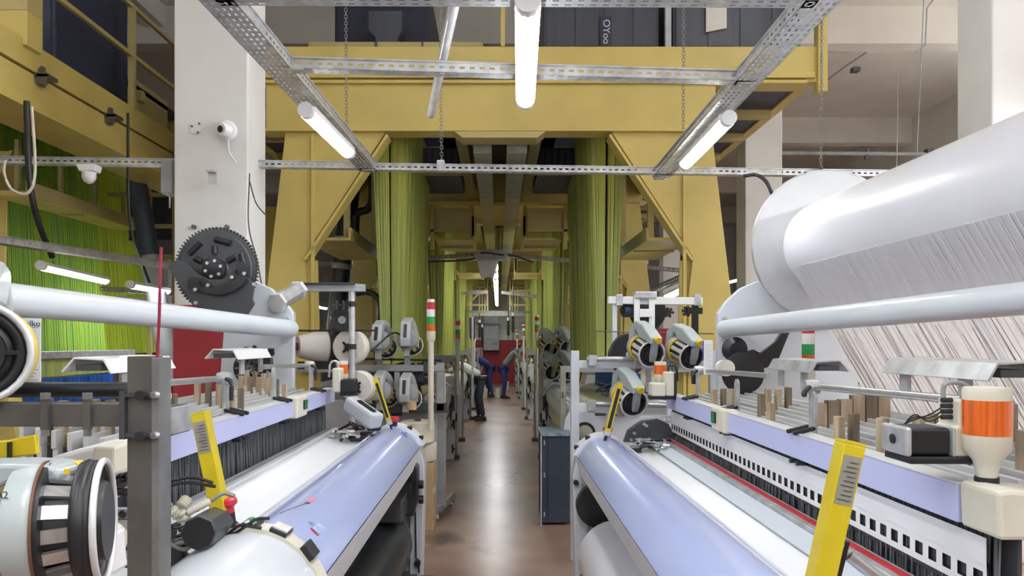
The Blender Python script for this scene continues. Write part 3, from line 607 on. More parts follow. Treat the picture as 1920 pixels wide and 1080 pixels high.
# ---------------- shared machine accessories ----------------
def feeder(label, p=(0, 0, 0), group=None, front=GRN):
    """weft feeder; thread axis along local -y, housing above"""
    t = thing('weft_feeder', label, 'weft feeder', (0, 0, 0), group)
    MB().prism([(-.20, .085), (.02, .085), (.10, .13), (.12, .10), (.14, .02), (.14, -.09), (.19, -.10), (.22, -.04), (.22, .11), (.12, .185), (-.02, .185), (-.20, .135)], 'yz', -.045, .045).build('housing', front, t, bevel=.012)
    MB().lathe((0, .13, 0), (0, -1, 0), [(0, .06), (.02, .095), (.05, .10), (.06, .092)], 24).build('motor_cover', MGR, t, smooth=40)
    MB().lathe((0, .06, 0), (0, -1, 0), [(0, .078), (.10, .076), (.18, .070), (.185, .055), (.20, .052)], 24).build('drum', BLKM, t, smooth=40)
    m = MB()
    for i in range(9):
        a = 2 * PI * i / 9; c = Vector((math.cos(a), 0, math.sin(a))) * .076; d = Vector((-math.sin(a), 0, math.cos(a))) * .016
        m.add([c + d + Vector((0, .05, 0)), c - d + Vector((0, .05, 0)), c * .93 - d + Vector((0, -.10, 0)), c * .93 + d + Vector((0, -.10, 0)),
               c * 1.05 + d * .7 + Vector((0, .05, 0)), c * 1.05 - d * .7 + Vector((0, .05, 0)), c * .98 - d * .7 + Vector((0, -.10, 0)), c * .98 + d * .7 + Vector((0, -.10, 0))],
              [(0, 1, 2, 3), (4, 5, 6, 7), (0, 1, 5, 4), (1, 2, 6, 5), (2, 3, 7, 6), (3, 0, 4, 7)])
    m.build('drum_finger', ALU, t, kind='stuff')
    MB().ring((0, .055, 0), (0, 1, 0), .09, .010).build('balloon_ring', YKN, t, smooth=60)
    MB().ring((0, -.14, 0), (0, 1, 0), .094, .007).build('front_ring', ALU, t, smooth=60)
    m = MB(); m.ring((0, -.125, 0), (0, 1, 0), .078, .012)
    for i in range(5):
        a = 2 * PI * i / 5; m.bar((0, -.13, 0), (.08 * math.cos(a), -.13, .08 * math.sin(a)), .012, .008)
    m.build('brush_ring', BLK, t, smooth=60)
    MB().cyl((0, -.20, .125), (0, -.235, .12), .022, n=14).build('upper_knob', YKN, t, smooth=40)
    MB().cyl((0, -.16, .02), (0, -.19, .02), .020, n=14).build('lower_knob', YKN, t, smooth=40)
    MB().prism([(-.20, .10), (-.15, .10), (-.14, .0), (-.15, -.05), (-.17, -.05), (-.19, 0)], 'yz', -.02, .02).build('front_arm', MGR, t, bevel=.004)
    MB().box(-.014, .014, .215, .226, -.03, .09).build('slot', BLK, t)
    m = MB(); m.bar((0, .10, .0), (0, .10, -.17), .05, .04); m.build('bracket', MGR, t, bevel=.004)
    return t
FD = feeder('grey weft feeder with yellow knobs, upper inner one on the right feeder rack')
def place(proto, p, yaw=0, pitch=0, scale=1, label=None, first=[set()]):
    o = proto if proto.name not in first[0] else copy_tree(proto)
    first[0].add(proto.name)
    o.location = p; o.rotation_euler = (pitch, 0, yaw); o.scale = (scale,) * 3
    if label: o['label'] = label
    return o
def tower(p, zt, label, r=.036, order='rwgo', group=None, zb=.9):
    x, y = p; t = thing('signal_tower', label, 'signal light', (x, y, zb), group)
    h = .062 * r / .036; z = zt
    MB().lathe((x, y, z), (0, 0, -1), [(0, r * .9), (h * .4, r)], 14).build('cap', WLENS, t, smooth=40); z -= h * .4
    for c in order:
        MB().cyl((x, y, z), (x, y, z - h), r, n=16).build({'r': 'red', 'w': 'white', 'g': 'green', 'o': 'orange'}[c] + '_lens', {'r': REDP, 'w': WLENS, 'g': GREEN, 'o': ORG}[c], t, smooth=40); z -= h
    MB().lathe((x, y, z), (0, 0, -1), [(0, r * 1.05), (h * 1.1, r * 1.05), (h * 1.6, r * .6)], 14).build('housing', CREAM, t, smooth=40)
    MB().cyl((x, y, z - h * 1.5), (x, y, zb), r * .68, n=12).build('pole', CREAM, t, smooth=40)
    return t
def spool(p, d, label, r=.135, L=.15, r2=None, m=YARN, group=None, hub=True):
    p = Vector(p); d = Vector(d).normalized(); r2 = r2 or r
    t = thing('yarn_spool', label, 'yarn spool', p, group)
    MB().lathe(p, d, [(0, r * .93), (.012, r), (L - .012, r2), (L, r2 * .93)], 28).build('yarn', m, t, smooth=40)
    MB().cyl(p - d * .012, p + d * (L + .01), .03, n=14).build('tube_core', BLK if m is not BLK else MGR, t, smooth=40)
    if hub:
        mm = MB(); b = basis(d)
        for i in range(4):
            a = PI / 4 + PI / 2 * i; mm.bar(p - d * .02, p - d * .02 + (b[1] * math.cos(a) + b[2] * math.sin(a)) * .055, .016, .016)
        mm.cyl(p - d * .05, p, .014, n=10); mm.build('spindle_star', BLK, t)
    return t
def safety_bar(p, q, w, label, text_on=True):
    p = Vector(p); q = Vector(q); d = (q - p).normalized(); t = thing('light_curtain_bar', label, 'safety bar', p)
    MB().bar(p, q, w, w).build('profile', YPL, t, bevel=w * .06)
    _, a, b = basis(d); sgn = 1 if b.y < 0 else -1
    MB().bar(p + d * .02 + b * sgn * (w / 2), q - d * .03 + b * sgn * (w / 2), w * .55, .004).build('black_window', BLK, t) if not text_on else \
        MB().bar(p.lerp(q, .62) + b * sgn * (w / 2), p.lerp(q, .93) + b * sgn * (w / 2), w * .8, .003).build('printed_label', OLV, t)
    MB().bar(p - d * .03, p, w * 1.05, w * 1.05).build('end_cap', GALV, t); MB().bar(q, q + d * .006, w * .98, w * .98).build('top_cap', YPL, t)
    if text_on:
        lb = MB(); 
        for k in range(9): 
            c = p.lerp(q, .65 + .03 * k) + b * sgn * (w / 2 + .002); lb.bar(c - a * w * .3, c + a * w * (.3 - .1 * (k % 3)), .003, .001)
        lb.build('printed_lines', INK, t)
    MB().tube([p - d * .02, p - d * .08, p - d * .12 + Vector((.01, 0, -.02))], w * .3, 8).build('cable_gland', BLK, t)
    return t
def beacon(p, r, h, label, zb):
    x, y, z = p; t = thing('beacon', label, 'beacon light', (x, y, zb))
    MB().lathe((x, y, z), (0, 0, -1), [(0, r * .92), (h * .04, r * .97), (h * .13, r * .97)], 24).build('top_cap', CREAM, t, smooth=40)
    MB().lathe((x, y, z - h * .13), (0, 0, -1), [(0, r), (h * .36, r)], 24).build('orange_lens', ORG, t, smooth=40)
    MB().lathe((x, y, z - h * .49), (0, 0, -1), [(0, r), (h * .15, r * .96), (h * .27, r * .58), (h * .42, r * .42), (max(h * .5, z - h * .49 - zb), r * .4)], 24).build('cream_body', CREAM, t, smooth=40)
    MB().lathe((x, y, zb + .015), (0, 0, -1), [(0, r * .5), (.02, r * .5)], 18).build('rubber_foot', BLK, t, smooth=40)
    return t
def clutter(name, c, dims, n, m, parent, seed, mir=1, hose=3, hm=None):
    rnd = random.Random(seed); mm = MB(mir); cx, cy, cz = c; dx, dy, dz = dims
    for i in range(n):
        x = cx + rnd.uniform(-.5, .5) * dx; y = cy + rnd.uniform(-.5, .5) * dy; z = cz + rnd.uniform(-.5, .5) * dz
        a, b, e = (rnd.uniform(.08, .3) * d for d in (dx, dy, dz))
        if i % 3 == 0: mm.cyl((x - a / 2, y, z), (x + a / 2, y, z), max(.01, min(b, e) / 2), n=10)
        elif i % 3 == 1: mm.cyl((x, y - b / 2, z), (x, y + b / 2, z), max(.01, min(a, e) / 2), n=10)
        else: mm.box(x - a / 2, x + a / 2, y - b / 2, y + b / 2, z - e / 2, z + e / 2)
    o = mm.build(name, m, parent, smooth=35, kind='stuff')
    for k in range(hose):
        pts = [(cx + rnd.uniform(-.5, .5) * dx, cy + rnd.uniform(-.5, .5) * dy, cz + dz * .5 + rnd.uniform(-.4, .25) * dz) for _ in range(4)]
        MB(mir).tube(bez(pts, 5), min(dx, dz) * .03 + .003, 6).build('hose', hm or BLK, o, smooth=60)
    return o
# ---------------- the two near looms ----------------
def near_loom(s, label, dz, du):
    """s=-1 left, +1 right; u grows away from the aisle"""
    t = thing('weaving_loom', label, 'loom', (s * 1.2, 3.4, 0)); B = lambda: MB(s)
    Y0, Y1 = 2.17 if s < 0 else 1.55, 5.0
    yL = 1.7 if s > 0 else 2.3
    # glossy breast cover
    prof = [(.83, 1.0), (.82, 1.035), (.785, 1.062), (.745, 1.078), (.70, 1.083), (.655, 1.076), (.61, 1.055), (.565, 1.02), (.53, .975), (.518, .955), (.53, .94), (.70, 1.0)]
    B().prism([(u + du, z + dz) for u, z in prof], 'xz', Y0, Y1).build('breast_cover', LAV, t, smooth=50)
    B().bar((.828 + du, Y0, 1.01 + dz), (.828 + du, Y1, 1.01 + dz), .012, .03).bar((.80 + du, Y0, 1.062 + dz), (.80 + du, Y1, 1.062 + dz), .010, .006).build('cover_trim', ALU, t)
    B().prism([(.516 + du, .95 + dz), (.526 + du, .94 + dz), (.575 + du, .80 + dz), (.562 + du, .80 + dz)], 'xz', Y0 - .05, Y1 + .02).build('front_cloth', CLOTH, t)
    # cloth between cover and reed
    g = MB(s); n = 10
    us = [.83 + (1.075 - .83) * i / n for i in range(n + 1)]
    g.add([(u + du, y, 1.0 + dz + .045 * i / n + .006 * math.sin(i * .8)) for y in (1.75, 5.0) for i, u in enumerate(us)], [(i, i + 1, n + 2 + i, n + 1 + i) for i in range(n)])
    g.build('cloth_sheet', CLOTH, t, smooth=60, solid=.004)
    if s > 0: MB(s).add([(.985 + du, 1.75, 1.034 + dz), (1.075 + du, 1.75, 1.05 + dz), (1.075 + du, 4.98, 1.05 + dz), (.985 + du, 4.98, 1.034 + dz)], [(0, 1, 2, 3)]).build('damp_cloth_strip', CLOTHB, t, solid=.003, label='grey-blue strip of freshly woven cloth next to the rail')  # even grey-blue strip laid along the reed rail
    B().box(1.078 + du, 1.112 + du, 1.7, 5.0, 1.0 + dz, 1.068 + dz).build('reed_rail', GALV if s > 0 else ALU, t, bevel=.004)
    if s > 0: B().box(1.112 + du, 1.128 + du, 1.7, 5.0, 1.0 + dz, 1.074 + dz).build('red_strip', REDP, t)
    B().box(1.13 + du, 1.145 + du, 1.7, 4.98, .95 + dz, 1.07 + dz).build('reed_base', MGR, t)
    B().box(1.19 + du, 1.20 + du, yL, 4.95, .9 + dz, 1.27 + dz).build('heddle_backing', DGR, t)
    m = MB(s); rnd = random.Random(3)
    for i in range(290):
        y = yL + .02 + i * (4.96 - yL) / 290; m.bar((1.16 + du + rnd.uniform(-.012, .012), y, .98 + dz), (1.165 + du, y + rnd.uniform(-.004, .004), 1.27 + dz), .0035, .0035)
    m.build('heddle_wires', WIRE, t, kind='stuff')
    if s > 0:
        m = MB(s).strip((1.152 + du, 1.75, 1.115 + dz), (0, 1, 0), (0, 0, 1), 3.2, .07, 1, .062, .036, .034)
        m.box(1.15 + du, 1.152 + du, 1.75, 4.95, 1.185 + dz, 1.25 + dz)
        m.build('perforated_guide_plate', WHT, t)
        MB(s).box(1.158 + du, 1.162 + du, 1.75, 4.95, 1.10 + dz, 1.19 + dz).build('guide_shadow_strip', BLK, t)
    # heald bar
    zt, zb = (1.335, 1.245) if s < 0 else (1.30, 1.205)
    yA = 1.82 if s > 0 else 2.36
    ub = .005 if s > 0 else -.02
    B().box(1.12 + ub, 1.15 + ub, yA, 4.98, zb, zt).build('heald_bar', LAVM, t, bevel=.004)
    B().box(1.118 + ub, 1.185 + ub, yA, 4.98, zt, zt + .004).build('bar_top_strip', WHT, t)
    # joint block on the bar
    yj = 4.05 if s < 0 else 3.72
    j = B().box(1.095 + ub, 1.17 + ub, yj - .09, yj + .12, zb - .01, zt + .015).build('joint_block', CREAM, t, bevel=.012)
    B().box(1.088 + ub, 1.096 + ub, yj + .03, yj + .10, zb + .03, zt - .01).build('dial_switch', BLK, j); 
    for k in range(2): B().bar((1.087 + ub, yj + .045 + .03 * k, zb + .035), (1.087 + ub, yj + .055 + .03 * k, zt - .015), .008, .004).build('green_mark', GREEN, j)
    # heald frames
    rnd = random.Random(11)
    for i in range(8):
        u = 1.20 + ub + .052 * i; zf = zt - .015 + .008 * i
        f = B().box(u, u + .016, yA + .05, 4.9, zf - .06, zf).build('heald_frame', ALU, t, bevel=.002)
        for y in (yA + .06, 4.86): B().box(u, u + .016, y, y + .03, .8, zf - .06).build('frame_side', ALU, f)
    # wooden spacers standing on frames: (y, frame indices, height, dark)
    if s < 0: sp = [(2.55, (1, 2, 3, 4), .10), (2.72, (1, 2), .08), (3.28, (0,), .10), (3.05, (3, 4, 5, 6), .09), (3.55, (1, 2, 3, 4, 5), .10), (4.10, (0,), .09), (4.30, (2, 3, 4, 5, 6), .09), (4.55, (4, 5, 6, 7), .10), (2.45, (5, 6), .10)]
    else: sp = [(2.62, (0, 1), .10), (2.42, (1,), .10), (2.30, (2, 3, 4, 5, 6, 7), .115), (3.28, (0,), .09), (3.05, (2, 3, 4, 5, 6, 7), .10), (3.55, (1,), .10), (4.15, (0, 1), .09), (3.75, (3, 4, 5), .10), (4.0, (1,), .10), (1.98, (4, 5), .10)]
    for y, idx, h in sp:
        for i in idx:
            u = 1.20 + ub + .052 * i; zf = zt - .015 + .008 * i
            B().box(u - .004, u + .020 + (.024 if len(idx) > 4 and s > 0 else 0), y, y + (.045 if s > 0 else .03), zf - .055, zf + h * rnd.uniform(.92, 1.05)).build('wooden_spacer', WOODD if (i + int(y * 10)) % 3 == 0 else WOOD, t, bevel=.003)
    # posts with levers and lamp tube
    posts = [3.18, 3.86, 4.62] if s < 0 else [2.82, 3.72, 4.45]
    for y in posts:
        zp = 1.515 if s < 0 else 1.46
        pz = B().prism([(y - .028, zt), (y + .028, zt), (y + .028, zp - .02), (y + .012, zp), (y - .012, zp), (y - .028, zp - .02)], 'yz', 1.185 + ub, 1.197 + ub).build('post', GALV, t, bevel=.002)
        for k in (-.04, .02): B().bar((1.10 + ub, y + k, zt + .004), (1.19 + ub, y + k + .02, zt + .022), .016, .016).build('clamp_lever', BLK, pz, bevel=.004)
        for k in (-.04, .02): B().cyl((1.11 + ub, y + k, zb - .012), (1.15 + ub, y + k, zb - .012), .010, n=8).build('under_bolt', BLK, pz)
    ups = [(3.18, 2.2, 1.49), (4.62, 3.75, 1.50)] if s < 0 else [(2.85, 1.95, 1.475), (4.45, 3.35, 1.475)]
    for a, b, z in ups:
        z2 = z + .02
        B().cyl((1.205 + ub, a + .05, z), (1.215 + ub, b, z2), .0125, n=12).build('lamp_rail', STEEL, t, smooth=50)
        c = B().lathe((1.17 + ub, a, z), (1, 0, 0), [(0, .026), (.03, .03), (.055, .026)], 14).build('rail_clamp', GALV, t, smooth=40)
        B().tube(bez([(1.18 + ub, a - .02, z), (1.15 + ub, a - .05, z - .015), (1.145 + ub, a - .06, z - .09 if s < 0 else z - .03)]), .010, 8).build('clamp_handle', BLK, c, smooth=50)
    # trough reflectors
    for y0, y1, u, z in (((2.32, 2.78, 1.27, 1.565), (3.45, 3.95, 1.27, 1.58)) if s < 0 else ((1.88, 2.40, 1.30, 1.565), (2.95, 3.42, 1.30, 1.54))):
        r = B().prism([(u - .06, z - .015), (u - .035, z + .03), (u + .06, z + .035), (u + .10, z - .01), (u + .095, z - .012), (u + .058, z + .030), (u - .032, z + .025), (u - .055, z - .017)], 'xz', y0, y1).build('lamp_reflector', WHT if s < 0 else GALV, t)
        B().box(u - .02, u + .06, y0 + .01, y1 - .01, z - .008, z + .012).build('inner_lamp', DGR, r)
        B().box(u - .03, u - .02, y0 + .12, y0 + .17, z - .09, z).build('hanger', GALV, r)
        B().box(u - .03, u - .02, y1 - .1, y1 - .05, z - .09, z).build('hanger', GALV, r)
    # back: tube, end plates, gear or warp beam
    e = .0 if s < 0 else .12
    pts = [(1.40, 1.0), (1.395, 1.84), (1.46, 1.93), (1.55, 2.01), (1.66, 2.06), (1.85, 2.02), (2.35, 1.7), (2.35, 1.1), (2.1, .9)] if s > 0 else [(1.40, 1.0), (1.395, 1.84), (1.46, 1.93), (1.55, 2.01), (1.66, 2.06), (1.74, 2.02), (1.86, 1.86), (1.90, 1.35), (1.82, 1.0)]
    B().prism([(u + e * .8, z - (.0 if s < 0 else .0)) for u, z in pts], 'xz', 5.04, 5.10).build('rear_side_plate', PALE, t, bevel=.006)
    for u, z in ((1.44, 1.80), (1.44, 1.66)): B().cyl((u + e * .8, 5.03, z), (u + e * .8, 5.05, z), .02, n=6).build('bolt', GALV, t)
    B().cyl((1.41 + e, 5.02, 1.735), (1.86 + e * .6, 1.2, 1.83), .058, n=24).build('rear_tube', PALE, t, smooth=50)
    B().box(1.40 + e * .8, 2.3, 5.0, 5.1, 0, 1.0).build('rear_upright', LGR, t, bevel=.006)
    # legs and side frames
    B().prism([(.52 + du * .4, .0), (.50 + du, .80 + dz), (.53 + du, .94 + dz), (.60 + du, .98 + dz), (.60 + du, .0)], 'xz', 5.0, 5.16).build('front_leg', PALE, t, bevel=.01)
    B().box(.6 + du, 1.42, 5.06, 5.14, 0, .96 + dz).build('side_panel', LGR, t)
    B().box(.55, 1.5, 1.5 if s < 0 else 1.2, 5.1, .0, .08).build('base_sill', DGR, t)
    # rolls
    if s < 0:
        B().cyl((.79, 1.2, .30), (.79, 4.95, .30), .215, n=36).build('cloth_roll', ROLLB, t, smooth=50, label='black lower roll')
        B().ring((.79, 4.94, .30), (0, 1, 0), .205, .012).build('roll_edge', MGR, t, smooth=60)
        o = B().prism([(.56, .50), (.53, .62), (.53, .82), (.60, .88), (.66, .86), (.66, .50)], 'xz', 4.86, 4.98).build('take_up_gearbox', BLKM, t, bevel=.01)
        for z in (.60, .70): B().cyl((.53, 4.92, z), (.50, 4.92, z), .028, n=12).build('boss', BLK, o, smooth=40)
        B().box(.60, .80, 4.6, 4.9, .52, .66).build('take_up_motor', DGR, t, bevel=.01)
        clutter('take_up_drive', (.70, 4.85, .78), (.22, .2, .22), 14, BLKM, t, 5, s, 2)
        B().tube([(.56, 4.97, .55), (.555, 4.97, .20), (.535, 4.97, .18), (.535, 4.97, .10)], .006, 6).build('cable', BLK, t)
        B().cyl((.545, 4.96, .16), (.545, 5.0, .16), .022, n=10).build('cable_clip', BLK, t)
        clutter('foot_mechanism', (.60, 4.85, .06), (.30, .3, .10), 12, DGR, t, 8, s, 1)
    else:
        B().cyl((.755, 1.2, .26), (.755, 4.75, .26), .245, n=36).build('cloth_roll', ROLLW, t, smooth=50, label='white lower cloth roll')
        B().cyl((.66, 4.9, .56), (.66, 4.97, .56), .145, n=28).build('drive_pulley', BLK, t, smooth=40)
        B().cyl((.64, 4.9, .80), (.64, 4.97, .80), .06, n=20).build('small_pulley', BLK, t, smooth=40)
        B().cyl((.52, 4.97, .70), (.52, 5.0, .70), .018, n=10).build('door_knob', BLK, t, smooth=40)
    return t
LL = near_loom(-1, 'near loom left of the aisle with black lower roll and bare black gear wheel', 0, 0)
RL = near_loom(1, 'near loom right of the aisle with full white warp beam and white lower roll', -.065, .0)
# left loom: gear wheel and brackets
c = WP(405, 505, 4.9)
g = MB().lathe(c, (0, -1, 0), [(-.03, .265), (0, .265), (.004, .24), (.012, .235), (.012, .09), (.02, .08)], 56).build('gear_wheel', DGR, LL, smooth=35)
m = MB()
for i in range(72):
    a = 2 * PI * i / 72; e = Vector((math.cos(a), 0, math.sin(a))); f2 = Vector((-e.z, 0, e.x)) * .006
    m.add([c + e * .262 + f2 + Vector((0, y, 0)) for y in (-.0, .03)] + [c + e * .262 - f2 + Vector((0, y, 0)) for y in (0, .03)] + [c + e * .28 + f2 * .6 + Vector((0, y, 0)) for y in (0, .03)] + [c + e * .28 - f2 * .6 + Vector((0, y, 0)) for y in (0, .03)],
          [(0, 1, 5, 4), (2, 3, 7, 6), (4, 5, 7, 6), (0, 2, 6, 4), (1, 3, 7, 5)])
m.build('gear_teeth', BLKM, g, kind='stuff')
for i in range(6):
    for rr, L in ((.190, .055), (.125, .026)):
        a = PI / 3 * i + (.3 if rr < .15 else 0) + .25; e = Vector((math.cos(a), 0, math.sin(a))); f2 = Vector((-e.z, 0, e.x))
        p = c + e * rr + Vector((0, -.014, 0)); ax = f2 if rr > .15 else e
        q = MB().bar(p - ax * L, p + ax * L, .03, .004, PI / 2 if False else 0)
        MB().tube([p - ax * L, p - ax * L * .5, p + ax * L * .5, p + ax * L], .021, 8).build('slot', BLK, g, smooth=60)
hb = MB().lathe(c + Vector((0, -.012, 0)), (0, -1, 0), [(0, .078), (.03, .075), (.035, .05)], 12).build('hub', BLKM, LL, smooth=30)
for i in range(6):
    a = PI / 3 * i + .3; p = c + Vector((math.cos(a) * .052, -.045, math.sin(a) * .052)); MB().cyl(p, p + Vector((0, -.012, 0)), .011, n=8).build('bolt', STEEL, hb)
P2 = lambda L, D: [(WP(a, b, D).x, WP(a, b, D).z) for a, b in L]
o = MB().prism(P2([(320, 492), (334, 487), (350, 494), (372, 515), (392, 524), (418, 524), (442, 505), (455, 512), (478, 535), (474, 560), (478, 570), (465, 590), (452, 597), (400, 592), (380, 578), (362, 572), (345, 545), (325, 515), (316, 503)], 4.8), 'xz', 4.79, 4.81).build('lower_bracket', DGR, LL, bevel=.003)
MB().prism(P2([(354, 540), (352, 524), (360, 519), (382, 522), (392, 533), (405, 537), (428, 528), (442, 512), (444, 495), (456, 490), (469, 500), (468, 512), (458, 532), (440, 546), (415, 554), (388, 551), (370, 546)], 4.76), 'xz', 4.75, 4.77).build('front_bracket', BLKM, LL, bevel=.003)
for a, b in ((367, 543), (391, 535), (436, 520), (477, 533), (459, 513), (368, 568), (482, 593), (470, 598)):
    p = WP(a, b, 4.74); MB().cyl(p, p + Vector((0, -.015, 0)), .012, n=8).build('bolt', STEEL, o)
for a, b in ((377, 531), (444, 510)):
    p = WP(a, b, 4.74); MB().ring(p, (0, 1, 0), .012, .004, 12, 6).build('pin_ring', BLK, o)
m = MB(); p0, p1 = WP(522, 566, 5.0), WP(556, 546, 5.25); m.cyl(p0, p1, .060, n=10)
o = m.build('warp_motor', GALV, LL, smooth=20); MB().cyl(p1, p1 + (p1 - p0).normalized() * .04, .070, n=6).build('motor_end', ALU, o); MB().cyl(p0 - (p1 - p0) * .12, p0, .068, n=6).build('motor_flange', ALU, o)
c2 = WP(470, 690, 4.95); o = MB().lathe(c2, (0, -1, 0), [(0, .11), (.02, .11), (.025, .02)], 28).build('fan_wheel', BLK, LL, smooth=40)
for i in range(12):
    a = PI / 6 * i; MB().bar(c2 + Vector((0, -.026, 0)), c2 + Vector((.1 * math.cos(a), -.026, .1 * math.sin(a))), .006, .006).build('fan_rib', MGR, o)
MB().prism(P2([(455, 668), (465, 655), (490, 655), (512, 672), (515, 700), (500, 690), (480, 680)], 4.9), 'xz', 4.84, 4.9).build('fan_guard', BLKM, LL, bevel=.004)
clutter('let_off_drive', (-1.60, 4.9, 1.52), (.18, .1, .2), 12, BLKM, LL, 21, 1, 0)
# right loom: warp roll, flange, warp sheet
RC = Vector((2.17, 0, 2.28))
MB().cyl((RC.x, .9, RC.z), (RC.x, 4.88, RC.z), .295, n=72, caps=True).build('warp_roll', ROLLW, RL, smooth=50)
fl = MB().lathe((RC.x, 4.88, RC.z), (0, 1, 0), [(0, .50), (.03, .50)], 72).build('warp_flange', FLG, RL, smooth=35, label='large galvanised round flange')
MB().ring((RC.x, 4.885, RC.z), (0, 1, 0), .497, .008, 64, 6).build('flange_rim', GALV, fl, smooth=60)
a_, b_ = Vector((RC.x - .2577, 0, RC.z - .1497)), Vector((2.46, 0, 1.20)); n = 20
WARPLIT = mat('dense_warp_yarn', (0.84, 0.84, 0.88), 0.5, noise=.01, scale=3); translucent(WARPLIT, .35)  # roll tone on the upper sheet stands in for light off the roll
for t0, t1, mm_, nm_ in ((0, .34, WARPLIT, 'dense_warp_sheet'), (.34, 1, WARP, 'warp_sheet')):
    c0, c1 = a_.lerp(b_, t0), a_.lerp(b_, t1)
    MB().add([(c0.x, .9, c0.z), (c1.x, .9, c1.z), (c1.x, 4.84, c1.z), (c0.x, 4.84, c0.z)], [(0, 1, 2, 3)]).build(nm_, mm_, RL, solid=.003, kind='stuff')
m = MB(); rnd = random.Random(5)
for i in range(70):
    y = rnd.uniform(1.0, 4.8); m.bar(a_.lerp(b_, rnd.uniform(.3, .5)) + Vector((-.006, y, 0)), b_ + Vector((-.006, y + rnd.uniform(-.05, .05), 0)), .0022, .0022)
m.build('dark_warp_threads', WARPR, RL, kind='stuff')
m = MB()
for i in range(90):
    y = rnd.uniform(1.0, 4.83); m.bar(a_ + Vector((-.005, y, 0)), b_ + Vector((-.005, y + rnd.uniform(-.04, .04), 0)), .0035, .002)
m.build('white_warp_threads', CLOTH, RL, kind='stuff')
MB().cyl((2.47, 1.0, 1.17), (2.47, 4.95, 1.17), .05, n=16).build('guide_roller', STEEL, RL, smooth=50)
o = MB().prism(P2([(1390, 690), (1392, 660), (1408, 655), (1422, 662), (1450, 640), (1472, 606), (1480, 606), (1476, 622), (1452, 680), (1430, 690)], 4.85), 'xz', 4.80, 4.84).build('brake_lever', BLKM, RL, bevel=.004)
c3 = WP(1376, 655, 4.8); MB().lathe(c3, (0, -1, 0), [(0, .08), (.03, .08), (.06, .045)], 20).build('brake_drum', BLK, RL, smooth=40)
c3 = WP(1392, 700, 4.6); MB().lathe(c3, (0, -1, 0), [(0, .13), (.02, .13), (.03, .06)], 24).build('black_disc', BLK, RL, smooth=40)
MB().cyl(WP(1355, 690, 4.6), WP(1362, 690, 4.4), .05, n=14).build('roll_end', YARN, RL, smooth=40)
# right loom upper side: extra light frame plate seen behind the flange
# far end mechanism plates
m = MB().prism([(.83, .98), (.86, 1.06), (.95, 1.12), (1.06, 1.135), (1.13, 1.10), (1.17, 1.03), (1.17, .96)], 'xz', 4.93, 4.97)
o = m.build('end_cam_cover', DGR, RL, bevel=.006)
for u, z in ((.90, 1.04), (.98, 1.09), (.88, .995), (.94, 1.0), (1.0, 1.005), (.965, 1.10)): MB().cyl((u, 4.93, z), (u, 4.91, z), .011, n=8).build('bolt', STEEL, o)
clutter('temple_mechanism', (.98, 4.72, .985), (.26, .2, .06), 16, BLKM, RL, 31, 1, 3, GALV)
clutter('temple_fittings', (1.02, 4.62, .99), (.16, .16, .05), 10, STEEL, RL, 35, 1, 0)
MB().strip((.95, 4.99, 1.10), (1, 0, 0), (0, 0, 1), .24, .05, 1, .03, .014, .02).build('hole_plate', WHT, RL)
clutter('temple_mechanism', (.93, 4.75, 1.06), (.30, .3, .09), 18, BLKM, LL, 41, -1, 3, BLK)
clutter('temple_fittings', (.98, 4.6, 1.08), (.16, .2, .05), 10, STEEL, LL, 45, -1, 0)
o = MB().prism([(4.55, 1.10), (4.55, 1.18), (4.60, 1.20), (4.95, 1.20), (4.95, 1.12)], 'yz', -1.02, -.78)
t = thing('hand_terminal', 'pale grey tilted cover with a dark slot at the far end of the left loom', 'machine cover', (-.9, 4.6, 1.12))
a, b = WP(655, 755, 4.7), WP(708, 792, 4.55)
MB().bar(a, b, .10, .10).build('cover', LGR, t, bevel=.02)
MB().bar(a.lerp(b, .3) + Vector((0.012, -.02, .052)), a.lerp(b, .85) + Vector((0.012, -.02, .052)), .03, .006).build('slot', BLK, t)
# near left end: rounded fender, buttons, mechanism
prof = [(.515, .80), (.50, .95), (.52, .99), (.56, 1.045), (.61, 1.082), (.66, 1.103), (.71, 1.110), (.76, 1.105), (.81, 1.09), (.86, 1.06), (.92, 1.01), (.98, .975), (1.10, .95), (1.12, .80)]
fe = MB(-1); K = [(0, 1.0, 0), (.06, 1.0, 0), (.24, .985, .005), (.36, .93, .02), (.46, .80, .05), (.52, .6, .1)]; n = len(prof)
vs = []
for dy, k, dzz in K:
    for u, z in prof: vs.append((.8 + (u - .8) * k, 2.13 - dy, .80 + (z - .80) * k))
fs = [(r * n + i, r * n + i + 1, (r + 1) * n + i + 1, (r + 1) * n + i) for r in range(len(K) - 1) for i in range(n - 1)] + [tuple(range(n)), tuple((len(K) - 1) * n + i for i in range(n))] + [(r * n, (r + 1) * n, (r + 1) * n + n - 1, r * n + n - 1) for r in range(len(K) - 1)]
fe.add(vs, fs); fe.build('end_fender', PALE, LL, smooth=60, label='rounded glossy pale end fender')
MB(-1).prism([(u, z + .012) for u, z in prof[1:10]] + [(.86, 1.0), (.55, .95)], 'xz', 2.10, 2.17).build('button_strip', CREAM, LL, smooth=50)
def onarc(k): 
    q = prof[1:10]; k = k * (len(q) - 1); i = min(int(k), len(q) - 2); f = k - i; a = Vector(q[i]); b = Vector(q[i + 1]); p = a.lerp(b, f); d = (b - a).normalized(); return p + Vector((0, .012)), d
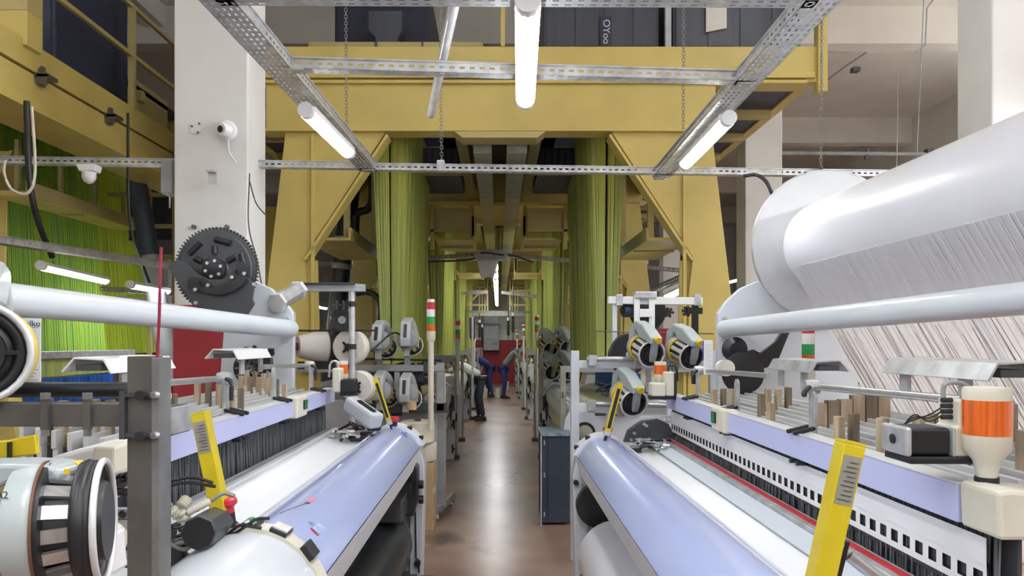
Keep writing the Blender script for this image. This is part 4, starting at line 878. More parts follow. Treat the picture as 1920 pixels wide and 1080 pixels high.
def pad(k, name, mtl, hw, hy, par, y=2.135, up=.004, bev=.002):
    p, d = onarc(k); nrm = Vector((d.y, -d.x)); nrm = -nrm if nrm.y < 0 else nrm
    A, Bq = p - d * hw, p + d * hw
    return MB(-1).prism([(A.x, A.y), (Bq.x, Bq.y), (Bq.x + nrm.x * up, Bq.y + nrm.y * up), (A.x + nrm.x * up, A.y + nrm.y * up)], 'xz', y - hy, y + hy).build(name, mtl, par, bevel=bev)
q = pad(.62, 'green_button_unit', BLK, .022, .033, LL, up=.012)
for k in (.60, .64): pad(k, 'green_button', GREEN, .006, .018, q, 2.145, .017)
for k in (.60, .64): pad(k, 'white_button', WLENS, .006, .010, q, 2.112, .017)
q = pad(.42, 'white_button_unit', BLK, .026, .035, LL, up=.012)
for k in (.385, .42, .455): pad(k, 'white_button', WLENS, .008, .026, q, 2.135, .018)
q = pad(.22, 'knob_unit', BLK, .024, .036, LL, up=.018)
p, d = onarc(.80)
q = MB(-1).cyl((p.x, 2.135, p.y), (p.x + .005, 2.135, p.y + .045), .024, n=18).build('stop_button_base', BLK, LL, smooth=40)
MB(-1).lathe((p.x + .005, 2.135, p.y + .04), (.1, 0, 1), [(0, .024), (.02, .024), (.03, .034), (.042, .034), (.048, .028)], 20).build('stop_button', REDP, q, smooth=40)
q = MB(-1).cyl((.70, 4.97, 1.08), (.70, 4.97, 1.12), .022, n=14).build('stop_button_base', BLK, LL); MB(-1).lathe((.70, 4.97, 1.11), (0, 0, 1), [(0, .022), (.015, .034), (.035, .032)], 16).build('stop_button', REDP, q, smooth=40)
q = MB(1).cyl((.73, 4.97, 1.00), (.73, 4.97, 1.05), .022, n=14).build('stop_button_base', BLK, RL); MB(1).lathe((.73, 4.97, 1.04), (0, 0, 1), [(0, .022), (.015, .034), (.035, .032)], 16).build('stop_button', REDP, q, smooth=40)
for s2, L, dzz, ys in ((-1, LL, 0, (4.98,)), (1, RL, -.065, (4.98,))):
    MB(s2).prism([(u, z + dzz + .004) for u, z in [(.50, .95), (.52, .99), (.56, 1.03), (.61, 1.065), (.66, 1.085), (.71, 1.09), (.76, 1.08), (.80, 1.06), (.80, .98), (.56, .92)]], 'xz', 4.96, 5.1).build('far_end_cap', WHT, L, smooth=50)
    for u, z in ((.525, 1.0), (.60, 1.065)): MB(s2).box(u - .015, u + .015, 4.97, 5.03, z + dzz - .01, z + dzz + .012).build('cap_button', BLK, L)
# sticker and logo on the left cover
st = thing('cover_sticker', 'small clear maker sticker with a red swoosh and blue print on the left lavender cover', 'sticker', (-.60, 2.5, 1.055))
ang = math.atan2(1.055 - 1.02, .61 - .565)
def oncov(u, y, up=.0015):
    pr = [(.83, 1.0), (.82, 1.035), (.785, 1.062), (.745, 1.078), (.70, 1.083), (.655, 1.076), (.61, 1.055), (.565, 1.02), (.53, .975)]
    for (a, za), (b, zb) in zip(pr, pr[1:]):
        if b <= u <= a: 
            d = Vector((a - b, 0, za - zb)).normalized(); nn = Vector((-d.z, 0, d.x)); z = zb + (za - zb) * (u - b) / (a - b)
            return Vector((-u, y, z)) + Vector((nn.x * -1, 0, nn.z)) * up
def cpatch(u0, u1, y0, y1, name, mtl, par, slant=0):
    n = 6; vs = [];
    for i in range(n + 1):
        u = u0 + (u1 - u0) * i / n; vs += [oncov(u, y0 + slant * i / n), oncov(u, y1 + slant * i / n)]
    return MB().add(vs, [(2 * i, 2 * i + 1, 2 * i + 3, 2 * i + 2) for i in range(n)]).build(name, mtl, par, solid=.0006)
cpatch(.576, .604, 2.36, 2.372, 'red_swoosh', REDP, st, .012)
cpatch(.575, .599, 2.385, 2.46, 'blue_print_field', mat('pale_blue_print', (.42, .58, .9), .4), st)
for k in range(4): cpatch(.5775 + k * .005, .5795 + k * .005, 2.39 + .006 * k, 2.45 - .008 * k, 'printed_line', BLUE, st)
text('SMIT', .022, oncov(.608, 2.41, .003), (0, -math.radians(-32), PI / 2), MGR, st)
t = thing('pink_tag', 'small pink tag with a dark clip lying on the left lavender cover', 'tag', (-.70, 2.75, 1.09))
cpatch(.665, .683, 2.62, 2.70, 'tag', mat('pink_plastic', (.75, .22, .42), .4), t); cpatch(.666, .682, 2.605, 2.622, 'clip', BLK, t)
MB().tube(bez([oncov(.675, 2.60, .003), oncov(.70, 2.5, .003), oncov(.72, 2.44, .003)]), .0012, 5).build('wire', DGR, t)
t = thing('maker_print', 'small blue print near the far end of the left lavender cover', 'print', (-.6, 4.7, 1.05))
text('SMIT', .05, oncov(.60, 4.72, .003), (0, math.radians(34), PI / 2), BLUE, t)
# near left mechanism beside the cloth
clutter('drive_mechanism', (.98, 2.25, 1.00), (.24, .45, .12), 22, BLKM, LL, 51, -1, 5, BLK)
MB(-1).box(.86, 1.12, 2.02, 2.06, .92, 1.10).build('mechanism_plate', BLK, LL, bevel=.01)
a, b = WP(372, 1000, 1.95), WP(412, 975, 2.15)
o = MB().cyl(a, b, .047, n=8).build('octagonal_motor', DGR, LL, bevel=.004); MB().cyl(a - (b - a).normalized() * .004, a, .043, n=8).build('motor_face', BLK, o)
for p, q, r in (((322, 955), (352, 978), .018), ((338, 958), (362, 990), .015), ((340, 950), (352, 935), .018), ((352, 962), (395, 940), .010)):
    a, b = WP(*p, 2.0), WP(*q, 2.02); L_ = (b - a).length
    MB().lathe(a, b - a, [(L_ * k / 8, r * (1 if k % 2 else .8)) for k in range(9)], 12).build('corrugated_connector', CREAM, LL, smooth=30)
for pts in ([(352, 978), (360, 1010), (330, 1020)], [(300, 950), (318, 945), (322, 955)], [(395, 940), (420, 925), (440, 930)], [(362, 990), (350, 1030), (300, 1010)]):
    MB().tube(bez([WP(a, b, 2.02) for a, b in pts]), .006, 6).build('grey_hose', OLV, LL, smooth=60)
for pts in ([(420, 1010), (450, 985), (490, 990)], [(405, 1005), (440, 1000), (478, 975), (505, 972)], [(305, 905), (360, 895), (400, 905)], [(300, 915), (350, 905), (405, 912)]):
    MB().tube(bez([WP(a, b, 2.1) for a, b in pts]), .005, 6).build('black_hose', BLK, LL, smooth=60)
# safety bars
safety_bar(WP(414, 962, 2.12), WP(376, 776, 2.12), .043, 'yellow safety bar leaning at the near end of the left loom', True)
safety_bar(WP(729, 788, 4.8), WP(704, 710, 4.8), .030, 'thin black-windowed yellow safety bar at the far end of the left loom', False)
safety_bar(WP(1139, 808, 4.75), WP(1162, 720, 4.75), .038, 'thin black-windowed yellow safety bar at the far end of the right loom', False)
b_ = safety_bar(WP(1530, 1120, 1.55), WP(1594, 832, 1.55), .046, 'large yellow safety bar in the right foreground', True)
o = MB().bar(WP(1555, 1110, 1.6), WP(1580, 1010, 1.6), .022, .03).build('pivot_arm', BLK, b_, bevel=.003)
for a, b in ((1578, 1022), (1562, 1078)): MB().cyl(WP(a, b, 1.585), WP(a, b, 1.57), .006, n=8).build('rivet', STEEL, o)
MB().cyl(WP(1590, 1040, 1.6), WP(1680, 1110, 1.6), .014, n=12).build('support_tube', STEEL, b_, smooth=40)
# beacons and stepper motor units
beacon((WP(1850, 726, 1.78).x, 1.78, WP(1850, 726, 1.78).z), .053, .232, 'large orange beacon on a cream stem at the near end of the right loom', 1.31)
t = thing('bar_end_cap', 'cream plastic end cover of the lavender bar below the orange beacon', 'machine cover', (1.19, 1.7, 1.25))
MB().prism([(1.125, 1.31), (1.155, 1.315), (1.29, 1.30), (1.30, 1.26), (1.27, 1.20), (1.13, 1.20)], 'xz', 1.67, 1.815).build('cover', CREAM, t, bevel=.01)
MB().box(1.24, 1.35, 1.7, 1.74, 1.16, 1.33).build('black_bracket', BLKM, t, bevel=.006)
t = thing('stepper_unit', 'black stepper motor with a cream connector block on the right lavender bar', 'motor', (1.13, 1.9, 1.3))
p = WP(1735, 822, 1.85); q = p - Vector((.012, 0, 0))
MB().box(q.x - .055, q.x + .045, 1.80, 1.90, q.z - .035, q.z + .032).build('motor', BLK, t, bevel=.008)
MB().box(q.x - .068, q.x - .053, 1.79, 1.91, q.z - .037, q.z + .034).build('face_plate', GALV, t, bevel=.006)
MB().box(q.x + .045, q.x + .052, 1.79, 1.91, q.z - .037, q.z + .034).build('rear_plate', GALV, t, bevel=.003)
MB().cyl((q.x - .072, 1.85, q.z), (q.x - .066, 1.85, q.z), .012, n=14).build('shaft_boss', BLK, t)
MB().box(q.x - .06, q.x + .10, 1.79, 1.91, q.z - .055, q.z - .037).build('bracket', BLK, t, bevel=.004)
MB().prism([(q.x + .052, q.z - .04), (q.x + .098, q.z - .04), (q.x + .098, q.z + .10), (q.x + .066, q.z + .10), (q.x + .066, q.z + .035), (q.x + .052, q.z + .03)], 'xz', 1.80, 1.89).build('cream_block', CREAM, t, bevel=.006)
MB().box(q.x + .098, q.x + .112, 1.79, 1.90, q.z - .05, q.z + .085).build('black_side', BLK, t, bevel=.003)
for k in range(4): MB().cyl((q.x + .04, 1.83, q.z + .055 + .014 * k), (q.x + .066, 1.83, q.z + .055 + .014 * k), .006, n=8).build('terminal', BLK, t)
MB().cyl((q.x + .08, 1.79, q.z + .045), (q.x + .08, 1.80, q.z + .045), .008, n=10).build('screw', STEEL, t)
for k in range(3): MB().tube(bez([(q.x + .05, 1.84, q.z + .06 + k * .01), (q.x + .01, 1.83, q.z + .045 + k * .008), (q.x - .02, 1.84, q.z + .06 - k * .006), (q.x - .04, 1.85, q.z + .036)]), .002, 5).build('wire', BLK, t, smooth=60)
MB().tube(bez([(q.x + .05, 1.84, q.z + .09), (q.x + .055, 1.84, q.z + .135), (q.x + .10, 1.85, q.z + .138), (q.x + .14, 1.87, q.z + .12)]), .006, 8).build('grey_cable', MGR, t, smooth=60)
MB().tube(bez([(q.x + .14, 1.83, q.z), (q.x + .12, 1.82, q.z - .04), (q.x + .10, 1.82, q.z - .06)]), .006, 8).build('lower_cable', MGR, t, smooth=60)
def mini_unit(px, py, D, label, fl):
    p = WP(px, py, D); t = thing('stepper_unit', label, 'motor', p)
    MB().box(p.x - .045, p.x + .045, D - .06, D + .06, p.z - .045, p.z + .04).build('motor', CREAM if fl > 0 else BLK, t, bevel=.01)
    MB().box(p.x + fl * .045, p.x + fl * .10, D - .05, D + .05, p.z - .045, p.z + .11).build('cream_block', CREAM, t, bevel=.01)
    MB().box(p.x - .05, p.x + fl * .11 if fl > 0 else p.x + .05, D - .05, D + .05, p.z - .065, p.z - .045).build('bracket', BLK, t)
    if fl > 0: MB().box(p.x + .10, p.x + .115, D - .05, D + .05, p.z - .06, p.z + .10).build('black_side', BLK, t)
    MB().tube(bez([(p.x + fl * .07, D, p.z + .11), (p.x + fl * .08, D, p.z + .15), (p.x + fl * .12, D, p.z + .14), (p.x + fl * .13, D, p.z + .05)]), .008, 6).build('cable', GALV if fl < 0 else BLK, t, smooth=60)
mini_unit(1232, 729, 4.75, 'cream stepper unit at the far end of the right lavender bar', 1)
mini_unit(655, 722, 4.75, 'black and cream stepper unit at the far end of the left lavender bar', -1)
for px, py, s_ in ((1238, 678, 'right'), (641, 677, 'left')):
    p = WP(px, py, 4.85); beacon((p.x, 4.85, p.z), .040, .17, 'small orange beacon at the far end of the %s loom' % s_, 1.38)
tower((1.90, 4.55), 1.79, 'signal tower with green and orange lenses behind the right heald frames', .038, 'rwgo', zb=1.3)
# ---------------- looms further down the aisle ----------------
def far_loom(s, label):
    """built with its near end at y=0"""
    t = thing('weaving_loom', label, 'loom', (0, 0, 0)); B = lambda: MB(s); L = 3.6
    prof = [(.92, .98), (.90, 1.02), (.84, 1.05), (.76, 1.05), (.69, 1.0), (.65, .93), (.64, .86), (.70, .84)]
    B().prism(prof, 'xz', .22, L - .2).build('breast_cover', LGR, t, smooth=45)
    for k, z in enumerate((.985, 1.03)): B().bar((.672 + .05 * k, .22, z), (.672 + .05 * k, L - .2, z), .006, .012).build('cover_trim', ALU, t)
    B().prism([(.645, .86), (.655, .86), (.78, .45), (.76, .45)], 'xz', .25, L - .25).build('front_cloth', CREAMC if s > 0 else CLOTH, t)
    B().prism([(.90, .96), (1.25, 1.02), (1.25, 1.01), (.90, .95)], 'xz', .25, L - .25).build('cloth_sheet', CREAMC, t)
    sp = [(.62, 0), (.60, .80), (.62, .93), (.67, 1.02), (.75, 1.08), (.86, 1.07), (.98, 1.0), (1.5, 1.10), (2.3, 1.0), (2.3, 0), (2.15, 0), (2.1, .25), (.85, .25), (.8, 0)]
    for y in (0, L - .16):
        B().prism(sp, 'xz', y, y + .16).build('side_frame', LGR if s < 0 else PALE, t, bevel=.01)
    B().cyl((.80, -.02, .80), (.80, .0, .80), .10, n=20).build('cam_disc', BLK, t)
    B().lathe((.80, -.02, .80), (0, -1, 0), [(0, .075), (.05, .07), (.06, .03)], 14).build('ratchet', OLV, t, smooth=30)
    B().cyl((.82, .1, .48), (.82, L - .1, .48), .11, n=18).build('cloth_roll', CREAMC, t, smooth=40)
    B().box(1.27, 1.30, .2, L - .2, 1.0, 1.07).build('reed_rail', ALU, t)
    B().box(1.34, 1.36, .2, L - .2, .9, 1.34).build('heddle_bank', CORDB if s > 0 else DGR, t)
    B().box(1.05, 1.12, .2, L - .2, 1.36, 1.42).build('front_rail', MGR, t, bevel=.006)
    B().box(1.38, 1.90, .3, L - .3, .95, 1.22).build('machine_body', MGR, t, bevel=.02)
    clutter('end_mechanism', (1.15, .02, 1.12), (.5, .25, .3), 22, DGR, t, 61, s, 4, BLK)
    clutter('front_mechanism', (.66, .6, .35), (.12, .9, .5), 16, BLKM, t, 62, s, 2, BLK)
    clutter('far_mechanism', (.66, L - .3, .5), (.14, .5, .7), 16, BLKM, t, 63, s, 2, BLK)
    for y in (.05, L - .1):
        o = B().box(.58, .63, y, y + .05, 0, 1.42).build('aisle_post', OLV if s > 0 else GALVD, t)
        B().box(.55, .66, y - .05, y + .12, 0, .06).build('foot', DGR, o)
        B().box(.63, 1.9, y, y + .04, 1.36, 1.42).build('cross_rail', MGR, o)
    B().bar((.72, .12, 1.08), (.80, .12, 1.42), .03, .03).build('safety_bar', YPL, t)
    B().bar((.723, .103, 1.10), (.797, .103, 1.41), .016, .004).build('black_window', BLK, t)
    for z in (1.15, .75): B().box(.598, .604, .03, .13, z - .03, z + .03).build('clip', BLK, t)
    return t
ordn = ['second', 'third', 'fourth', 'fifth']
for s, side in ((-1, 'left'), (1, 'right')):
    P = far_loom(s, '')
    for i, y in enumerate((6.9, 12.2, 17.8, 23.4)):
        o = P if i == 0 else copy_tree(P)
        o.location = (s * .0, y, 0); o['label'] = 'grey loom, %s one down the %s side of the aisle' % (ordn[i], side); o['group'] = 'looms down the aisle'
tw = [(-.58, 6.35, 2.01, 'nearest on the left side of the aisle'), (-.57, 10.35, 1.96, 'second on the left side of the aisle'), (-.57, 17.4, 2.0, 'third on the left side of the aisle'),
      (.62, 12.0, 2.07, 'nearest on the right side of the aisle'), (.60, 17.7, 2.05, 'second on the right side of the aisle'), (.58, 23.2, 2.0, 'third on the right side of the aisle')]
for x, y, z, l in tw: tower((x, y), z, 'striped signal tower, ' + l, .036, 'rwgo', zb=.9)
p = WP(886, 594, 14.5); t = thing('marker_flag', 'purple cloth sleeve on a rod above the left looms', 'flag', p)
MB().prism([(p.x - .07, p.z - .02), (p.x + .06, p.z), (p.x + .05, p.z - .42), (p.x - .0, p.z - .50), (p.x - .06, p.z - .40)], 'xz', p.y, p.y + .05).build('sleeve', mat('purple_cloth', (.10, .05, .22), .8), t, bevel=.01)
MB().cyl((p.x, p.y, p.z - 1.2), (p.x, p.y, p.z), .02, n=8).build('rod', ALU, t)
# feeder racks ----------------------------------------------------------
t = thing('feeder_rack', 'pale grey square-tube feeder rack beyond the right near loom', 'rack', (.58, 5.7, 0))
D = 5.6
def RP(px, py, d=0): return WP(px, py, D + d)
MB().bar((.575, D, 0), (.575, D, 1.58), .062, .062).build('post', PALE, t, bevel=.004)
MB().bar((1.62, D, 0), (1.62, D, 1.58), .06, .06).build('post', PALE, t, bevel=.004)
MB().bar(RP(1070, 683), RP(1330, 683), .06, .06).build('upper_beam', PALE, t, bevel=.004)
MB().bar(RP(1070, 765), RP(1250, 770), .06, .06).build('lower_beam', PALE, t, bevel=.004)
MB().cyl(RP(1100, 673, -.08), RP(1330, 673, -.08), .02, n=12).build('upper_tube', STEEL, t, smooth=50)
MB().cyl(RP(1100, 757, -.08), RP(1250, 760, -.08), .02, n=12).build('lower_tube', STEEL, t, smooth=50)
for a, b in ((1110, 678), (1108, 762)): 
    p = RP(a, b, -.05); MB().box(p.x - .03, p.x + .03, p.y - .06, p.y + .03, p.z - .03, p.z + .05).build('tube_clamp', GALV, t, bevel=.004)
for a in (1186, 1216): MB().bar(RP(a, 690), RP(a, 735), .04, .02).build('drop_bracket', GALV, t)
t = thing('bobbin_rack', 'tall pale rack with clamps and a black bobbin behind the right feeders', 'rack', (1.3, 5.9, 0))
D = 5.9
MB().bar(RP(1140, 563), RP(1316, 565), .06, .06).build('top_beam', WHT, t, bevel=.004)
for a, w_ in ((1152, .035),): MB().bar(RP(a, 565), RP(a, 660), w_, w_).build('post', PALE, t)
MB().bar(RP(1303, 565), RP(1303, 720), .045, .045).build('dark_post', BLK, t)
for a in (1194, 1222): MB().bar(RP(a, 553, -.05), RP(a, 622, -.05), .045, .03).build('strap', WHT, t, bevel=.003)
MB().box(RP(1188, 0).x, RP(1228, 0).x, D - .08, D + .03, RP(0, 560).z, RP(0, 548).z).build('strap_clamp', GALV, t, bevel=.004)
MB().box(RP(1196, 0).x, RP(1220, 0).x, D - .08, D - .03, RP(0, 595).z, RP(0, 580).z).build('strap_plate', WHT, t, bevel=.003)
for a in (1160, 1306): 
    p = RP(a, 563); MB().box(p.x - .025, p.x + .025, p.y - .045, p.y + .04, p.z - .045, p.z + .045).build('corner_clamp', GALV, t, bevel=.004)
spool(RP(1168, 582, .05), (1, .25, 0), 'dark grey cylindrical bobbin lying under the rack top beam', .055, .22, m=CBLU, hub=False)
spool(RP(1212, 583, .25), (.2, -1, 0), 'large black reel disc behind the white straps', .16, .05, m=BLK, hub=False)
for i, (a, b, s_) in enumerate(((1254, 586, 'single'), (1288, 584, 'double'))):
    p = RP(a, b); t2 = thing('tension_clamp', 'small black %s star clamp on the wire of the bobbin rack' % s_, 'clamp', p); m = MB()
    for k in range(6): m.bar(p, p + Vector((.04 * math.cos(k), -.01, .04 * math.sin(k))), .018, .02)
    if i: m.box(p.x + .0, p.x + .12, p.y - .02, p.y + .02, p.z - .02, p.z + .03)
    m.build('star_grip', BLK, t2); MB().cyl(p, p + Vector((.05, 0, 0)), .006, n=6).build('spindle', STEEL, t2)
tag(MB().cyl(RP(1117, 621, -.1), RP(1338, 626, -.1), .005, n=6).build('guide_wire', DGR), 'thin dark rod across behind the right feeders', 'rod')
spool(WP(1163, 665, 6.0), (.35, -1, 0), 'wide black cone-shaped reel behind the upper inner feeder', .12, .14, .17, m=BLK, hub=False)
for px, py, D_, lab, yaw, sc in ((1208, 655, 5.35, None, math.radians(11), 1.0), (1281, 660, 5.4, 'grey weft feeder with a clear ring, upper outer one on the right feeder rack', math.radians(13), 1.0), (1176, 745, 5.3, 'grey weft feeder behind the far safety bar, lower one on the right feeder rack', math.radians(11), 1.02)):
    place(FD, WP(px, py, D_), yaw, math.radians(14), sc, lab)
# feeders of the far looms, right side
k = 0
for i, (px, py, D_) in enumerate(((1025, 648, 10.8), (1056, 645, 10.6), (1028, 690, 10.6), (1060, 690, 10.4))):
    place(FD, WP(px, py, D_), math.radians(18), math.radians(20), 1.2, 'feeder of the second right loom, %s' % ['upper inner', 'upper outer', 'lower inner', 'lower outer'][i] + ' of four')
t = thing('feeder_rack', 'grey feeder rack of the second loom on the right', 'rack', (.8, 11, 0))
D = 11.0
for a in (.62, 1.25): MB().bar((a, D, 0), (a, D, 1.7), .06, .06).build('post', OLV, t)
MB().bar((.6, D, 1.48), (1.3, D, 1.48), .05, .06).build('upper_beam', OLV, t); MB().bar((.6, D, 1.12), (1.3, D, 1.12), .05, .06).build('lower_beam', OLV, t)
# left feeder rack
GB = feeder('grey weft feeder seen from behind, upper inner on the left rack', front=LGR)
for i, (px, py, lab) in enumerate(((718, 645, None), (768, 640, 'grey weft feeder seen from behind, upper one nearest the signal tower'), (720, 738, 'grey weft feeder seen from behind, lower one beside the thin safety bar'), (766, 742, 'grey weft feeder seen from behind, lower one above the yarn tub'))):
    place(GB, WP(px, py, 6.6), math.radians(180 - 8 + 4 * (i % 2)), math.radians(16), 1.0, lab)
t = thing('feeder_rack', 'grey feeder rack of the second loom on the left', 'rack', (-.9, 6.7, 0)); D = 6.75
MB().bar(RP(640, 690), RP(832, 690), .085, .06).build('upper_beam', MGR, t, bevel=.005)
MB().bar(RP(650, 672), RP(828, 676), .02, .02).build('dark_rail', BLK, t)
MB().bar(RP(826, 680), RP(826, 770), .07, .07).build('post', MGR, t, bevel=.004)
MB().bar(RP(745, 695), RP(745, 760), .05, .05).build('post', MGR, t, bevel=.004)
MB().bar(RP(690, 766), RP(838, 764), .07, .09).build('lower_beam', DGR, t, bevel=.005)
MB().box(RP(795, 0).x, RP(803, 0).x, D - .05, D + .05, 1.36, 1.46).build('beam_clamp', CBLU, t)
for a in (712, 764): MB().bar(RP(a, 655), RP(a, 690), .05, .05).build('feeder_mount', MGR, t)
clutter('rack_fittings', (RP(760, 0).x, 6.9, 1.25), (.7, .3, .3), 26, DGR, t, 71, 1, 5, BLK)
# yarn stand at the left
t = thing('yarn_stand', 'grey yarn stand with an upright tube at the far end of the left loom', 'stand', (-1.1, 5.5, 0)); D = 5.5
MB().cyl(RP(660, 535), (RP(660, 0).x, D, 0), .024, n=14).build('upright', GALV, t, smooth=50)
MB().bar(RP(565, 540), RP(685, 540), .05, .055).build('top_beam', MGR, t, bevel=.004)
MB().bar(RP(560, 532), RP(668, 532), .12, .008).build('top_plate', DGR, t)
MB().bar(RP(548, 620, .1), RP(708, 620, .1), .014, .014).build('dark_rod', BLK, t)
MB().bar(RP(560, 685, .25), RP(660, 685, .25), .05, .06).build('lower_beam', BLKM, t)
for py in (570, 650, 725): 
    p = RP(660, py); MB().cyl(p - Vector((0, 0, .02)), p + Vector((0, 0, .02)), .032, n=12).build('collar', BLK, t)
spool(WP(654, 651, 5.62), (.12, 1, 0), 'upper flat white yarn spool facing the viewer on the yarn stand', .132, .12)
spool(WP(668, 726, 5.62), (.12, 1, 0), 'lower flat white yarn spool facing the viewer behind the yarn stand', .125, .12)
spool(WP(558, 650, 5.7), (.9, .55, 0), 'white conical yarn spool lying sideways left of the yarn stand', .085, .22, .135, hub=False)
p = WP(641, 600, 5.7); spool(p, (-.3, 1, 0), 'black half-hidden reel above the white spools', .085, .12, m=BLK, hub=False)
for a, b in ((647, 572), (634, 572)):
    p = WP(a, b, 5.45); t2 = thing('tension_clamp', 'small black star clamp high on the yarn stand, %s one' % ('inner' if a > 640 else 'outer'), 'clamp', p); m = MB()
    for k in range(6): m.bar(p, p + Vector((.035 * math.cos(k * 1.05), -.01, .035 * math.sin(k * 1.05))), .016, .018)
    m.build('star_grip', BLK, t2)
tag(MB().tube(bez([WP(700, 655, 6.3), WP(735, 625, 6.4), WP(755, 630, 6.5)]), .008, 6).build('feeder_cable', BLK, smooth=60), 'black cable looping between the two upper left feeders', 'cable')
# trolley, tubs, box
t = thing('trolley', 'grey steel trolley post with a wheeled foot at the left edge of the aisle', 'trolley', (-.53, 7.0, 0))
MB().bar((-.535, 6.98, .1), (-.535, 6.98, 1.02), .075, .07).build('post', MGR, t, bevel=.004)
MB().bar((-.58, 6.82, .09), (-.47, 7.5, .09), .06, .07).build('foot_beam', MGR, t, bevel=.004)
MB().bar((-.80, 6.98, 1.04), (-.49, 6.98, 1.04), .08, .06).build('top_beam', MGR, t, bevel=.004)
MB().bar((-.7, 7.0, .1), (-.535, 7.0, .1), .06, .06).build('cross_foot', DGR, t)
for x, y in ((-.57, 6.86), (-.48, 7.46)):
    o = MB().cyl((x - .02, y, .04), (x + .02, y, .04), .04, n=14).build('wheel', WHT, t, smooth=40); MB().box(x - .028, x + .028, y - .03, y + .03, .03, .085).build('fork', BLK, o)
MB().box(-.70, -.56, 6.95, 7.05, .10, .98).build('side_sheet', LGR, t)
t = thing('cardboard_box', 'tall narrow cardboard box standing behind the left loom leg', 'box', (-.64, 6.55, 0))
MB().box(-.76, -.57, 6.45, 6.75, 0, .585).build('carton', CARD, t, bevel=.006)
MB().box(-.75, -.60, 6.46, 6.74, .585, .60).build('flap', CARD, t)
MB().box(-.572, -.569, 6.5, 6.7, .3, .36).build('tape', CREAM, t)
spool((-.66, 6.55, .60), (0, 0, 1), 'lower cream yarn tub standing on the cardboard box', .115, .165, hub=False, m=CREAM)
spool((-.71, 6.50, .765), (0, 0, 1), 'large upper cream yarn tub on top of the stack', .15, .19, hub=False, m=CREAM)
t = thing('parts_bag', 'clear plastic bag of brown tubes on the rack beam above the trolley', 'bag', (-.62, 6.9, 1.08))
MB().lathe((-.70, 6.9, 1.09), (1, 0, .1), [(0, .05), (.04, .085), (.14, .09), (.2, .05)], 12).build('bag', mat('clear_plastic_film', (.55, .5, .5), .15, noise=.2, scale=30, coat=.6), t, smooth=60)
MB().cyl((-.72, 6.88, 1.19), (-.58, 6.92, 1.20), .05, n=14).build('brown_tube', CARD, t, smooth=40)
o = tag(MB().box(-.54, -.51, 6.83, 6.86, 1.08, 1.34).build('orange_ruler', ORG, bevel=.003), 'upright orange and white strip on the left rack beam', 'strip')
MB().box(-.512, -.49, 6.83, 6.86, 1.08, 1.32).build('white_strip', WHT, o)
t = thing('tape_roll', 'small tan roll hanging below the lower left feeder', 'roll', WP(772, 760, 6.3))
MB().cyl(WP(772, 768, 6.3), WP(772, 752, 6.3), .042, n=16).build('roll', CARD, t, smooth=40)
t = thing('storage_cabinet', 'dark navy steel cabinet with a worn top at the right edge of the aisle', 'cabinet', (.5, 6.8, 0))
MB().box(.385, .64, 6.65, 7.1, .02, .80).build('body', CBLU, t, bevel=.006)
MB().box(.375, .65, 6.63, 7.12, .80, .83).build('top', mat('scuffed_blue_top', (.30, .40, .48), .35, col2=(.08, .13, .18), scale=12, stretch=(1, 3, 1)), t, bevel=.004)
MB().box(.383, .385, 6.66, 7.09, .03, .79).box(.44, .442, 6.643, 6.65, .04, .79).build('door_seam', BLK, t)
for z in (.1, .45, .74): MB().box(.405, .415, 6.643, 6.65, z - .02, z + .02).build('scratch', LGR, t)
MB().box(.376, .386, 6.63, 6.66, 0, .80).build('corner_edge', LGR, t)
# white bins in the far aisle
for i, (px, py, w_, h_, D_) in enumerate(((949, 722, 12, 14, 20), (934, 737, 10, 18, 17.5), (908, 738, 13, 18, 17.5), (910, 722, 6, 12, 20))):
    D_ = F * EYE / (py + h_ / 2 - CY); p = WP(px, py + h_ / 2, D_); r = w_ / 2 * D_ / F; h = h_ * D_ / F
    t = thing('yarn_tub', ['white yarn tub at the feet of the far worker on the right', 'pale tub at the right edge of the far aisle', 'pale tub on wheels at the left edge of the far aisle', 'small white tub beside the far worker in the left'][i], 'tub', (p.x, D_, 0))
    MB().lathe((p.x, D_, 0), (0, 0, 1), [(0, r * .9), (h * .9, r), (h, r * .95)], 16).build('tub', WHT if i != 2 else CREAM, t, smooth=40)
for i, (px, py, D_) in enumerate(((953, 608, 20), (962, 600, 18), (899, 612, 20), (904, 620, 22))):
    p = WP(px, py, D_); t = thing('pendant_control', 'slim black cable hanger over the far aisle, %s' % ['right of the cabinet', 'beside the second right tower', 'left of the cabinet', 'just left of the grey cabinet door'][i], 'hanger', p)
    MB().cyl((p.x, D_, 3.0 if i < 2 else 2.4), (p.x, D_, p.z - .5), .010, n=6).build('cable', BLK, t); MB().cyl((p.x, D_, p.z - .3), (p.x, D_, p.z + .1), .035, n=8).build('grip', BLK, t)
    MB().cyl((p.x, D_, p.z + .1), (p.x, D_, p.z + .18), .03, n=8).build('cap', WHT, t)
tag(MB().bar((-1.5, 26, 2.62), (1.5, 26, 2.62), .10, .16).build('distant_beam', OLV), 'dusty grey beam crossing low over the far end of the aisle', 'beam')
tag(MB().bar((-1.6, 28.5, 2.35), (1.6, 28.5, 2.35), .04, .06).build('wall_rail', GALVD), 'thin rail in front of the end wall above the grey cabinet', 'rail')
